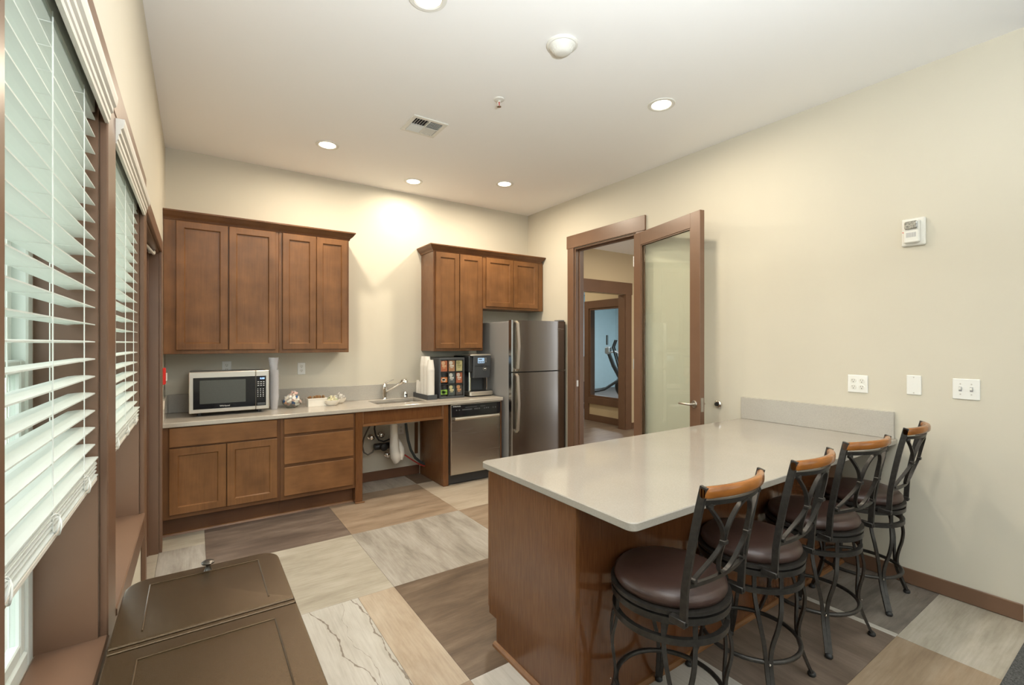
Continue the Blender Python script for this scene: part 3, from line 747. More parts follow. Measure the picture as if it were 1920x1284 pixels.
# plumbing in the sink bay
pt = thing('wrapped_drain_pipe', 'white insulated drain pipe and trap hanging under the sink', 'pipe', (1.69, 4.62, .25))
obj('tailpiece', MB().lathe([(.042, .648), (.042, .628), (.032, .622), (.032, .60)], 1.695, 4.66, 20), WHITEP, pt, 50)
obj('pipe_wrap', MB().tube([(1.695, 4.66, .615), (1.697, 4.66, .50), (1.700, 4.66, .38), (1.712, 4.662, .29), (1.735, 4.667, .245), (1.757, 4.67, .25), (1.77, 4.675, .30), (1.776, 4.68, .35), (1.760, 4.72, .42), (1.745, 4.80, .44), (1.745, YB-.003, .44)],
    [.040, .042, .047, .056, .052, .040, .046, .038, .030, .028, .028], 16), SOCKW, pt, 60)
vl = thing('shutoff_valve', 'left chrome water valve under the sink', 'valve', (1.52, YB-.03, .47), group='chrome valves under the sink')
obj('stem', MB().lathe([(.012, -.034), (.012, .03), (.0001, .03)], n=14, axis='y'), CHROME, vl, 50, world=False)
obj('escutcheon', MB().lathe([(.032, .027), (.028, .018), (.012, .016)], n=20, axis='y'), CHROME, vl, 50, world=False)
obj('handle', MB().lathe([(.0001, -.050), (.018, -.050), (.026, -.044), (.026, -.036), (.012, -.030), (.0001, -.030)], n=16, axis='y'), CHROME, vl, 50, world=False)
dup(vl, (1.625, YB-.03, .485), 0, 'middle chrome water valve under the sink, above the black mixing valve')
dup(vl, (1.695, YB-.03, .265), 0, 'low chrome valve beside the trap of the white wrapped pipe')
mv = thing('mixing_valve', 'black thermostatic mixing valve under the sink', 'valve', (1.62, 4.80, .375))
obj('body', MB().lathe([(.030, -.085), (.034, -.08), (.034, .08), (.030, .085)], n=18, axis='x'), BLACKP, mv, 50, world=False)
obj('knob', MB().lathe([(.0001, -.075), (.034, -.075), (.040, -.068), (.040, -.040), (.030, -.034), (.028, .0)], n=20, axis='y'), RUBBER, mv, 50, world=False)
hz = thing('braided_supply_hose', 'looped grey braided hose at the left of the sink bay', 'hose', (1.45, 4.8, .4))
obj('tubing', MB().tube([(1.52, 4.78, .655), (1.475, 4.79, .58), (1.43, 4.80, .48), (1.415, 4.80, .40), (1.43, 4.80, .335), (1.47, 4.80, .305), (1.52, 4.80, .325), (1.545, 4.80, .37)], .0085, 8), plain('grey_braid', (.16, .14, .12), .5, .4, bump=.5, bscale=500), hz, 60)
hb = thing('black_supply_hose', 'black hose curving from the sink to the mixing valve', 'hose', (1.6, 4.8, .4))
obj('tubing', MB().tube([(1.535, 4.76, .655), (1.53, 4.77, .57), (1.545, 4.78, .50), (1.58, 4.78, .445), (1.63, 4.78, .425), (1.70, 4.78, .445)], .0085, 8), RUBBER, hb, 60)
hd = thing('drain_hose', 'thick dark grey dishwasher drain hose beside the white wrapped pipe', 'hose', (1.9, 4.75, .3))
obj('tubing', MB().tube([(1.845, 4.72, .655), (1.855, 4.72, .55), (1.875, 4.72, .42), (1.91, 4.73, .31), (1.96, 4.73, .22), (2.02, 4.74, .165), (2.0745, 4.75, .13)], .0145, 10), plain('dark_hose', (.035, .042, .042), .5), hd, 60)
hr = thing('red_supply_tube', 'red tube running from the low valve to the right side panel', 'hose', (1.9, 4.8, .2))
obj('tubing', MB().tube([(1.705, 4.815, .265), (1.79, 4.79, .275), (1.86, 4.78, .255), (1.95, 4.77, .185), (2.03, 4.755, .13), (2.0745, 4.75, .11)], .0075, 8), REDT, hr, 60)

# dishwasher
dw = thing('dishwasher', 'stainless dishwasher with black control panel and bar handle', 'dishwasher', (2.444, YF+.28, 0))
x0, x1, yf = 2.148, 2.741, YF-.034
obj('body', MB().box(x0-.010, x1+.003, YF+.012, YB-.02, .01, CB-.003), BLACKP, dw)
obj('door', MB().box(x0, x1, yf, YF+.010, .108, .700, .004), STEEL, dw)
cp = obj('control_panel', MB().box(x0, x1, yf-.002, YF+.010, .704, .822, .004), BLACKG, dw)
obj('bezel', MB().box(x0, x1, yf-.004, yf-.001, .8225, .8275, .001).box(x0-.004, x0-.0005, yf-.001, YF+.010, .108, .8275), STEELL, dw)
hm = MB().prism([(yf-.030, .668), (yf-.034, .682), (yf-.030, .696), (yf-.020, .698), (yf-.018, .668)], x0+.03, x1-.03, 'x')
hm.box(x0+.04, x0+.07, yf-.02, yf+.0, .674, .692).box(x1-.07, x1-.04, yf-.02, yf+.0, .674, .692)
obj('handle', hm, STEELL, dw)
obj('toe_kick', MB().box(x0, x1, YF+.03, YF+.045, .001, .106, .002), BLACKP, dw)
text('lettering', 'WHIRLPOOL', (x0+.062, yf-.0026, .806), .016, PRINTW, cp)
bt = MB()
for i, u in enumerate([.10, .155, .22, .245, .27, .295, .32, .345, .37, .395, .46, .49, .52, .555, .66, .70, .74, .84, .89]):
    bt.lathe([(.0058, -.0006), (.0058, 0), (.0045, 0), (.0045, -.0006)], n=10, axis='y', closed=True, o=(x0+(x1-x0)*u, yf-.002, .768))
obj('button_marks', bt, PRINTG, cp)
obj('button_marks', MB().box(x0+.16, x0+.30, yf-.0026, yf-.002, .790, .7912).box(x0+.34, x0+.40, yf-.0026, yf-.002, .790, .7912), PRINTG, cp)

# refrigerator
fr = thing('refrigerator', 'stainless top-freezer refrigerator beside the doorway', 'refrigerator', (3.18, 4.5, 0))
rx0, rx1, ry = 2.800, 3.556, 4.105
obj('cabinet', MB().box(rx0+.004, rx1-.004, ry+.085, YB-.02, .02, 1.690, .004), FRSIDE, fr)
obj('gasket', MB().box(rx0+.012, rx1-.012, ry+.070, ry+.086, .06, 1.685), BLACKP, fr)
def frdoor(z0, z1):
    n = 10; pts = []
    for i in range(n+1):
        u = i/n; pts.append((rx0+(rx1-rx0)*u, ry+.010*(2*u-1)**2))
    poly = [(rx0, ry+.070)]+pts+[(rx1, ry+.070)]
    poly = [poly[0], (rx0, ry+.018), (rx0+.008, ry+.010)]+pts[1:-1]+[(rx1-.008, ry+.010), (rx1, ry+.018), poly[-1]]
    return MB().prism(poly, z0, z1, 'z')
fd = obj('freezer_door', frdoor(1.146, 1.703), STEELV, fr, 35)
ld_ = obj('refrigerator_door', frdoor(.075, 1.134), STEELV, fr, 35)
def bar(zs):
    m = MB(); m.tube([(rx0+.045, ry-.004, zs[0]), (rx0+.048, ry-.030, zs[0]+(zs[1]-zs[0])*.04), (rx0+.052, ry-.046, (zs[0]+zs[1])/2), (rx0+.048, ry-.030, zs[1]-(zs[1]-zs[0])*.04), (rx0+.045, ry-.004, zs[1])], 0, flat=(.030, .014), up=(1, 0, 0)); return m
obj('handle', bar((1.160, 1.688)), STEELL, fd, 35); obj('handle', bar((.50, 1.122)), STEELL, ld_, 35)
obj('hinge_cover', MB().box(rx1-.10, rx1-.01, ry+.02, ry+.10, 1.704, 1.722, .004), FRSIDE, fr)
obj('hinge', MB().box(rx1-.09, rx1-.02, ry+.012, ry+.06, 1.1355, 1.1445, .001), NICKEL, fr)
obj('kick_grille', MB().box(rx0+.01, rx1-.01, ry+.05, ry+.07, .01, .068, .002), BLACKP, fr)
text('lettering', 'Whirlpool', (rx1-.085, ry+.0035, 1.615), .022, CHROME, fd, ext=.001)
obj('badge_swoosh', MB().tube([(rx1-.12, ry+.003, 1.600), (rx1-.085, ry+.003, 1.594), (rx1-.05, ry+.003, 1.602)], .0018, 6), CHROME, fd, 50)

# ---------------------------------------------------------------- wall cabinets
UY = YB-.325
def wall_cab(label, x0, x1, z0, z1, doors, dz0, dz1, filler=None):
    t = thing('wall_cabinet', label, 'cabinet', ((x0+x1)/2, YB-.16, z0), group='wall cabinets')
    obj('carcass', MB().box(x0, x1, UY, YB-.002, z0, z1, .002), CABS if x0 > 2 and z0 < 1.5 else CABV, t)
    for a, b in doors: obj('door', MB().panel_xz(a, b, dz0, dz1, UY-.020, .0195, .052, .011, .007), CABV, t)
    return t
wall_cab('tall two-door wall cabinet in the left corner above the microwave', XL+.002, .611, 1.368, 2.452, [(-.125, .2255), (.2345, .585)], 1.400, 2.430)
wall_cab('tall two-door wall cabinet with narrower doors, at the right end of the left run', .612, 1.216, 1.368, 2.452, [(.640, .917), (.924, 1.199)], 1.400, 2.430)
wall_cab('tall two-door wall cabinet above the coffee machine', 2.094, 2.705, 1.368, 2.452, [(2.118, 2.396), (2.404, 2.684)], 1.397, 2.430)
wall_cab('short two-door wall cabinet above the refrigerator', 2.706, 3.568, 1.846, 2.452, [(2.742, 3.115), (3.122, 3.478)], 1.873, 2.430)
CR = [(0, -.012), (.006, -.012), (.010, .0), (.014, .006), (.030, .020), (.044, .040), (.047, .046), (.052, .048), (.052, .060), (0, .060)]
def crown(x0, x1, left_ret, right_ret, label):
    """profile swept along the cabinet front with mitred returns"""
    m = MB(); z0 = 2.446; y = UY-.0005
    path = []
    loops = []
    for o_, dz in CR:
        l = []
        if left_ret: l.append((x0-o_, YB-.001, z0+dz)); l.append((x0-o_, y-o_, z0+dz))
        else: l.append((x0, y-o_, z0+dz))
        if right_ret: l.append((x1+o_, y-o_, z0+dz)); l.append((x1+o_, YB-.001, z0+dz))
        else: l.append((x1, y-o_, z0+dz))
        loops.append(l)
    k = len(loops[0]); n = len(loops); v = [p for l in loops for p in l]; f = []
    for j in range(n):
        jj = (j+1) % n
        for i in range(k-1): f.append((j*k+i, j*k+i+1, jj*k+i+1, jj*k+i))
    f.append(tuple(j*k for j in range(n))); f.append(tuple(j*k+k-1 for j in range(n)))
    m.add(v, f)
    return solo('crown_molding', m, CABD, label, 'molding', group='crown moldings')
crown(XL+.001, 1.217, False, True, 'brown crown molding on the long left run of wall cabinets')
crown(2.093, 3.5235, True, True, 'brown crown molding on the right wall cabinets, over the refrigerator')

# ---------------------------------------------------------------- things on the back counter
mw = thing('microwave', 'stainless microwave oven with black glass door on the counter', 'microwave', (.24, 4.68, T))
mx0, mx1, my, mz0, mz1 = -.042, .527, 4.49, .893, 1.222
obj('housing', MB().box(mx0+.006, mx1-.006, my+.022, 4.855, mz0+.004, mz1-.004, .004), FRSIDE, mw)
dx = mx0+(mx1-mx0)*.822
md = obj('door', MB().box(mx0, dx-.001, my, my+.021, mz0, mz1, .004), STEELL, mw)
obj('door_glass', MB().box(mx0+.028, dx-.003, my-.0018, my+.001, mz0+.030, mz1-.046, .001), BLACKG, md)
obj('viewing_window', MB().box(mx0+.072, dx-.075, my-.0026, my-.0016, mz0+.072, mz1-.068, .0005), plain('grey_mesh_window', (.085, .09, .085), .12, var=.15, scale=300), md)
cp = obj('control_panel', MB().box(dx+.001, mx1, my, my+.021, mz0, mz1, .004), STEELL, mw)
obj('keypad_glass', MB().box(dx+.002, mx1-.024, my-.0018, my+.001, mz0+.030, mz1-.046, .001), BLACKG, cp)
obj('open_button', MB().box(dx+.010, mx1-.030, my-.0030, my-.0017, mz0+.036, mz0+.056, .0006), DGREYP, cp)
text('display_digits', '0:00', ((dx+mx1)/2-.002, my-.0024, mz1-.068), .020, DIGIT, cp)
kb = MB(); kw = (mx1-.028-dx-.012)/3
for r_ in range(9):
    for c_ in range(3):
        if r_ in (3,): continue
        kx = dx+.012+kw*c_; kz = mz1-.098-r_*.0155
        kb.box(kx, kx+kw*(.62 if r_ < 3 else .30), my-.0023, my-.0018, kz, kz+(.0045 if r_ < 3 else .0055))
obj('key_marks', kb, PRINTW, cp)
text('lettering', 'Whirlpool', ((mx0+dx)/2+.01, my-.0024, mz0+.049), .017, PRINTW, md)
for i in range(2):
    for j in range(2):
        obj('foot', MB().lathe([(.014, T), (.016, T+.022), (.016, mz0+.006)], mx0+.07+(mx1-mx0-.14)*i, my+.06+.25*j, 12), BLACKP, mw, 40)

def lathe_cup(rb, rt, h, t=.0012, up=True, rim=.0016, n=18):
    p = [(.0001, 0), (rb, 0), (rt, h-.003), (rt+rim, h-.003), (rt+rim, h), (rt-t, h), (rb-t, .004), (.0001, .004)]
    if not up: p = [(r, h-z) for r, z in p]
    return MB().lathe(p, n=n)
# clear cups, nested upright
first = None
cm = lathe_cup(.028, .040, .105, n=18).mesh('clear_cup', CLEARP, 40)
for i in range(20):
    o = bpy.data.objects.new('clear_cup', cm); C.objects.link(o); o.location = (.583, 4.63, T+.0005+i*.0130)
    tag(o, 'clear plastic cup in the nested stack right of the microwave', 'cup', 'clear plastic cups in the stack beside the microwave')
cm2 = lathe_cup(.031, .042, .100, n=18).mesh('clear_lid_cup', CLEARP, 40)
for i in range(3):
    o = bpy.data.objects.new('clear_cup', cm2); C.objects.link(o); o.location = (.580, 4.63, T+.351+i*.0055-.0)
    tag(o, 'wider clear cup on top of the tall nested stack by the microwave', 'cup', 'wide clear cups topping the stack')

# bowls and sweetener box
def bowl(x, y, r, h, z=T):
    return MB().lathe([(.0001, 0), (r*.55, 0), (r*.62, .004), (r*.92, h*.6), (r, h), (r-.004, h), (r*.88, h*.6), (r*.55, .008), (.0001, .008)], x, y, 32, o=(0, 0, z))
COLS = [plain('creamer_%s' % n, c, .45) for n, c in (('cream', (.78, .70, .60)), ('white', (.82, .79, .74)), ('peach', (.72, .38, .24)), ('blue', (.04, .14, .36)), ('pink', (.70, .48, .42)))]
def pod_mesh(mat, r=.0145, h=.018):
    return MB().lathe([(.0001, 0), (r*.68, 0), (r*.95, h*.9), (r*1.18, h*.92), (r*1.18, h), (.0001, h)], n=12).mesh('creamer', mat, 40)
bw = solo('glass_bowl', bowl(.735, 4.66, .090, .075), glass('bowl_glass', (.93, .95, .94), 2.0), 'round clear bowl heaped with coffee creamers', 'bowl', 50)
pods = [pod_mesh(c) for c in COLS]
rnd = random.Random(11)
def heap(n, x, y, z, rad, top, meshes, wts, name, lab, cat, grp, sc_=1.0):
    k = 0; tries = 0; pl = []
    while k < n and tries < 4000:
        tries += 1
        a = rnd.uniform(0, 2*PI); rr_ = rad*math.sqrt(rnd.random()); lim = top*(1-(rr_/rad)**2*.75)
        zz = z+rnd.uniform(0, 1)**.7*lim
        rmax = rad*(.62+.38*min(1, (zz-z)/.05)) if zz-z < .05 else rad
        if rr_ > rmax: continue
        p = Vector((x+rr_*math.cos(a), y+rr_*math.sin(a), zz))
        if any((p-q).length < .021*sc_ for q in pl): continue
        pl.append(p)
        me = rnd.choices(meshes, wts)[0]
        o = bpy.data.objects.new(name, me); C.objects.link(o); o.location = p
        o.rotation_euler = (rnd.uniform(-1.6, 1.6), rnd.uniform(-1.6, 1.6), rnd.uniform(0, 6)); o.scale = (sc_,)*3
        tag(o, lab, cat, grp); k += 1
heap(60, .735, 4.66, T+.016, .070, .125, pods, [5, 5, 2, 1.3, 2], 'creamer_pod', 'small creamer pod heaped in the round clear bowl', 'creamer', 'creamer pods in the clear bowl')
sb = thing('sweetener_box', 'white rectangular box holding brown stir sticks and packets', 'box', (.945, 4.665, T), rz=.05)
bx = MB(); bx.box(-.083, .083, -.048, -.044, 0, .074, .001).box(-.083, .083, .044, .048, 0, .074, .001).box(-.083, -.079, -.044, .044, 0, .074, .001).box(.079, .083, -.044, .044, 0, .074, .001).box(-.079, .079, -.044, .044, 0, .003)
obj('box_shell', bx, CERAM, sb, world=False)
obj('molded_edge', MB().box(-.086, .086, -.051, -.048, .066, .076, .001).box(-.086, -.083, -.048, .048, .066, .076, .001).box(.083, .086, -.048, .048, .066, .076, .001), CERAM, sb, world=False)
PK = plain('brown_sugar_packet', (.34, .17, .07), .6); PK2 = plain('tan_packet', (.46, .29, .14), .6)
pm = [MB().box(-.018, .018, -.002, .002, 0, .072, .001).mesh('packet', PK), MB().box(-.018, .018, -.002, .002, 0, .072, .001).mesh('packet', PK2)]
for i in range(22):
    o = bpy.data.objects.new('sugar_packet', pm[i % 2]); C.objects.link(o)
    o.location = (.875+.0066*i, 4.667+.018*math.sin(i*2.3), T+.012+rnd.uniform(0, .016)); o.rotation_euler = (rnd.uniform(-.15, .15), rnd.uniform(-.25, .25), 1.2+rnd.uniform(-.4, .4))
    tag(o, 'brown sugar packet standing in the white rectangular box', 'packet', 'brown packets in the white box')
solo('small_bowl', bowl(1.075, 4.62, .070, .052), CERAM, 'small white bowl of pale yellow packets right of the white box', 'bowl', 50)
PY = plain('pale_yellow_packet', (.78, .72, .50), .6); PW = plain('white_packet', (.80, .77, .72), .6); PG = plain('soft_green_packet', (.55, .62, .42), .6)
ps = [MB().box(-.012, .012, -.0025, .0025, -.016, .016, .001).mesh('packet', c) for c in (PY, PW, PG)]
heap(34, 1.075, 4.62, T+.022, .054, .066, ps[:2]+ps[2:], [5, 2, 1], 'sweetener_packet', 'pale yellow sweetener packet in the small white bowl', 'packet', 'yellow packets in the small bowl', .8)
solo('small_bowl', bowl(1.168, 4.745, .070, .052), CERAM, 'small white bowl of white packets farthest right, nearer the sink', 'bowl', 50)
heap(36, 1.168, 4.745, T+.022, .056, .082, ps[1:2], [1], 'sweetener_packet', 'white sweetener packet heaped in the rear small bowl', 'packet', 'white packets in the rear bowl', .8)

# cup tray with inverted paper cups
tr_ = thing('cup_tray', 'black tray holding stacks of white paper cups beside the coffee pods', 'tray', (2.0, 4.70, T), rz=0)
TX0, TX1, TY0, TY1 = 1.990, 2.098, 4.475, 4.862
tb = MB(); hT = .050
tb.box(TX0, TX1, TY0, TY1, T+.0005, T+.006).box(TX0, TX1, TY0, TY0+.005, T+.006, T+hT, .001).box(TX0, TX1, TY1-.005, TY1, T+.006, T+hT, .001).box(TX0, TX0+.005, TY0+.005, TY1-.005, T+.006, T+hT, .001).box(TX1-.005, TX1, TY0+.005, TY1-.005, T+.006, T+hT, .001)
obj('tray_shell', tb, DGREYP, tr_)
cupm = lathe_cup(.029, .041, .100, up=False, n=20).mesh('paper_cup', PAPER, 40)
scup = lathe_cup(.020, .0265, .080, up=False, n=20).mesh('paper_cup_small', PAPER, 40)
for (x, y, n, me, dz, lab) in ((2.044, 4.525, 27, cupm, .0118, 'front tall stack'), (2.044, 4.609, 31, cupm, .0114, 'middle tall stack'), (2.044, 4.693, 31, cupm, .0114, 'back tall stack'), (2.036, 4.766, 8, scup, .012, 'short stack behind the tall ones'), (2.034, 4.8225, 9, scup, .0120, 'rearmost short stack')):
    for i in range(n):
        o = bpy.data.objects.new('paper_cup', me); C.objects.link(o); o.location = (x, y, T+.0065+i*dz)
        tag(o, 'white paper cup in the %s in the black tray' % lab, 'cup', 'paper cups, '+lab)

# pod drawer rack: 3 x 3 windows with coloured cards
pd = thing('coffee_pod_rack', 'black nine-compartment coffee pod rack on the counter', 'rack', (2.28, 4.66, T))
px0, px1, py, pz0, pz1 = 2.135, 2.430, 4.49, T, 1.296
obj('case', MB().box(px0, px1, py+.045, 4.86, pz0+.001, pz1, .004).box(px0, px0+.013, py, py+.045, pz0+.001, pz1, .002).box(px1-.013, px1, py, py+.045, pz0+.001, pz1, .002).box(px0+.013, px1-.013, py, py+.045, pz1-.022, pz1, .002).box(px0+.013, px1-.013, py, py+.045, pz0+.001, pz0+.020, .002), DGREYP, pd)
cw = (px1-px0-.026)/3; ch = (pz1-pz0-.042)/3
sv = MB()
for i in (1, 2): sv.box(px0+.013+cw*i-.002, px0+.013+cw*i+.002, py+.004, py+.045, pz0+.020, pz1-.022)
for i in (1, 2): sv.box(px0+.013, px1-.013, py+.001, py+.045, pz0+.020+ch*i-.004, pz0+.020+ch*i+.004)
obj('dividers', sv, BLACKP, pd)
cards = [[((.55, .16, .07), (.80, .50, .28), 1), ((.50, .24, .12), (.78, .72, .62), 1), ((.62, .54, .26), (.40, .36, .16), 1)],
         [((.72, .20, .04), (.85, .70, .55), .55), ((.12, .14, .15), (.78, .76, .70), .8), ((.52, .15, .07), (.82, .70, .60), 1)],
         [((.30, .58, .06), (.12, .20, .06), .50), ((.10, .12, .12), (.74, .66, .36), .8), ((.11, .10, .10), (.70, .34, .16), .8)]]
k = 0
for r_ in range(3):
    for c_ in range(3):
        base, acc, fh = cards[r_][c_]
        a = px0+.013+cw*c_+.006; b = a+cw-.012; z1_ = pz1-.022-ch*r_-.008; z0_ = z1_-ch+.016
        zc = z0_ + (z1_-z0_)*.12 if fh < .6 else z0_
        card = obj('pod_card', MB().box(a, b, py+.018, py+.021, zc, zc+(z1_-zc)*(fh if fh < .6 else 1), .0005), plain('card_%d' % k, base, .4, var=.15, scale=60), pd)
        art = MB(); mzc = (zc+zc+(z1_-zc)*(fh if fh < .6 else 1))/2; wd = b-a
        art.box(a+wd*.22, b-wd*.18, py+.0165, py+.018, mzc-.008, mzc+.010)
        art.box(a+wd*.30, b-wd*.3, py+.0165, py+.018, mzc-.022, mzc-.014)
        art.lathe([(.0001, 0), (wd*.27, 0), (wd*.27, .0012), (.0001, .0012)], n=14, axis='y', o=(a+wd*.38, py+.0165, mzc+.032 if fh > .6 else mzc+.0))
        obj('card_print', art, plain('card_ink_%d' % k, acc, .5), card)
        k += 1
obj('clear_front', MB().box(px0+.013, px1-.013, py+.006, py+.0075, pz0+.02, pz1-.022), glass('acrylic', (.96, .97, .97), 1.0), pd)

# coffee brewer
cb = thing('coffee_brewer', 'black single-serve coffee brewer with a silver drip tray', 'coffee machine', (2.62, 4.66, T))
BX0, BX1, BY = 2.478, 2.755, 4.455
def rbox(x0, x1, y0, y1, z0, z1, r=.02):
    return loft([rr(x0+.003, x1-.003, y0+.003, y1-.003, z0, r), rr(x0, x1, y0, y1, z0+.003, r), rr(x0, x1, y0, y1, z1-.004, r), rr(x0+.004, x1-.004, y0+.004, y1-.004, z1, r)])
obj('foot_plate', rbox(BX0+.004, BX1+.012, BY+.005, 4.83, T+.001, T+.012), BLACKP, cb, 40)
obj('drip_tray', rbox(BX0-.004, BX1+.020, BY-.01, BY+.16, T+.012, T+.056, .025), STEELL, cb, 40)
obj('tray_grille', MB().box(BX0+.03, BX1-.015, BY+.01, BY+.12, T+.0562, T+.058), BLACKP, cb)
obj('rear_column', MB().box(BX0+.004, BX1-.004, BY+.16, 4.85, T+.012, 1.310, .006), BLACKP, cb)
obj('brew_recess', MB().box(BX0+.05, BX1-.035, BY+.150, BY+.162, T+.058, 1.07), DGREYP, cb)
obj('chrome_post', MB().box(BX0+.022, BX0+.046, BY+.06, BY+.085, T+.056, 1.135, .004), CHROME, cb)
obj('chrome_post', MB().box(BX1-.030, BX1-.018, BY+.06, BY+.085, T+.056, 1.075, .004), CHROME, cb)
obj('brew_head', loft([[(x, y, z) for x, y, z in rr(BX0+.052, BX1-.008, BY+.018, BY+.20, 1.070, .02)], rr(BX0+.048, BX1-.004, BY+.006, BY+.20, 1.145, .02), rr(BX0+.048, BX1-.002, BY+.0, BY+.20, 1.312, .02)]), DGREYP, cb, 40)
obj('seam', MB().box(BX0+.056, BX1-.012, BY-.0002, BY+.004, 1.1985, 1.2010), BLACKP, cb)
obj('side_arm', MB().box(BX0, BX0+.044, BY+.02, BY+.20, 1.135, 1.312, .008), BLACKP, cb)
obj('lid', rbox(BX0+.01, BX1+.0, BY+.0, BY+.22, 1.313, 1.331, .02), STEELL, cb, 40)
scn = obj('screen', MB().box(BX0+.098, BX0+.182, BY-.003, BY-.0005, 1.232, 1.290, .001), SCREENB, cb)
im = MB()
for i in range(3): im.box(BX0+.106+.025*i, BX0+.122+.025*i, BY-.0040, BY-.0031, 1.240, 1.252)
im.box(BX0+.108, BX0+.150, BY-.0040, BY-.0031, 1.270, 1.280)
obj('screen_icons', im, DGREYP, scn)
sb2 = MB()
for i in range(3): sb2.lathe([(.0001, -.002), (.006, -.002), (.006, 0), (.0001, 0)], n=10, axis='y', o=(BX0+.202, BY-.0003, 1.285-.018*i))
obj('side_buttons', sb2, PRINTG, cb)
rb_ = obj('round_badge', MB().lathe([(.0225, -.0015), (.025, -.0015), (.025, .002), (.0225, .002)], n=24, axis='y', closed=True, o=(BX0+.190, BY+.001, 1.172)), NICKEL, cb, 50)
obj('badge_mark', MB().box(BX0+.176, BX0+.204, BY-.002, BY+.0, 1.166, 1.178, .0004), PRINTW, rb_)

# ---------------------------------------------------------------- island
IX0, IY0, IY1 = 1.183, 1.035, 2.019
PX, PY0, PY1 = 1.200, 1.330, 1.985
il = thing('island', 'long wood-panelled island base running to the right wall', 'island', (2.39, 1.66, 0))
obj('carcass', MB().box(PX+.020, XR-.002, PY0+.008, PY1-.022, .13, T-.032).box(PX+.020, XR-.002, PY0+.008, PY1-.095, 0, .13), CABD, il)
obj('end_panel', MB().prism([(PY0+.0, 0), (PY1-.090, 0), (PY1-.090, .128), (PY1-.022, .128), (PY1-.022, T-.031), (PY0, T-.031)], PX, PX+.0195, 'x'), CABS, il)
obj('back_panel', MB().box(PX+.0200, XR-.002, PY0, PY0+.0078, 0, T-.031), wood('glossy_stained_back_panel', (.105, .038, .014), (.15, .058, .022), 'z', rough=.12, fine=2.2, blot=.3, coat=.8), il)
obj('corner_batten', MB().box(PX-.006, PX+.014, PY0-.006, PY0-.0002, .0, T-.031, .002), CABS, il)
for i in range(4):
    a = PX+.006+i*.585
    obj('door', MB().box(a, a+.575, PY1-.0215, PY1, .150, T-.045, .003), CABV, il)
sh = MB().prism([(PX-.018, .0005), (PX-.0005, .0005), (PX-.0005, .020), (PX-.008, .018), (PX-.016, .010)], PY0-.018, PY1-.080, 'y')
obj('shoe_molding', sh, CABH, il)
obj('shoe_molding', MB().prism([(PY0-.018, .0005), (PY0-.0005, .0005), (PY0-.0005, .020), (PY0-.008, .018), (PY0-.016, .010)], PX-.018, XR-.014, 'x'), CABH, il)
tp = thing('countertop', 'pale polished quartz island top with rounded corners', 'countertop', (2.37, 1.53, T-.030))
def rr2(x0, x1, y0, y1, z, r, n=6):
    out = []
    for cx, cy, a0, rad in ((x1-.001, y1-.001, 0, .001), (x0+r, y1-r, PI/2, r), (x0+r, y0+r, PI, r), (x1-.001, y0+.001, 3*PI/2, .001)):
        for i in range(n+1):
            a = a0+PI/2*i/n; out.append((cx+rad*math.cos(a), cy+rad*math.sin(a), z))
    return out
e = .003
obj('slab', loft([rr2(IX0+e, XR-.001, IY0+e, IY1-e, T-.030, .028), rr2(IX0, XR-.001, IY0, IY1, T-.030+e, .030), rr2(IX0, XR-.001, IY0, IY1, T-e, .030), rr2(IX0+e, XR-.001, IY0+e, IY1-e, T, .028)]), quartz('pale_polished_quartz', (.375, .345, .30), .07), tp, 35)
solo('backsplash', MB().box(XR-.021, XR-.001, IY0+.012, IY1, T, 1.031, .002), QSPL, 'grey quartz strip on the right wall at the end of the island', 'backsplash')

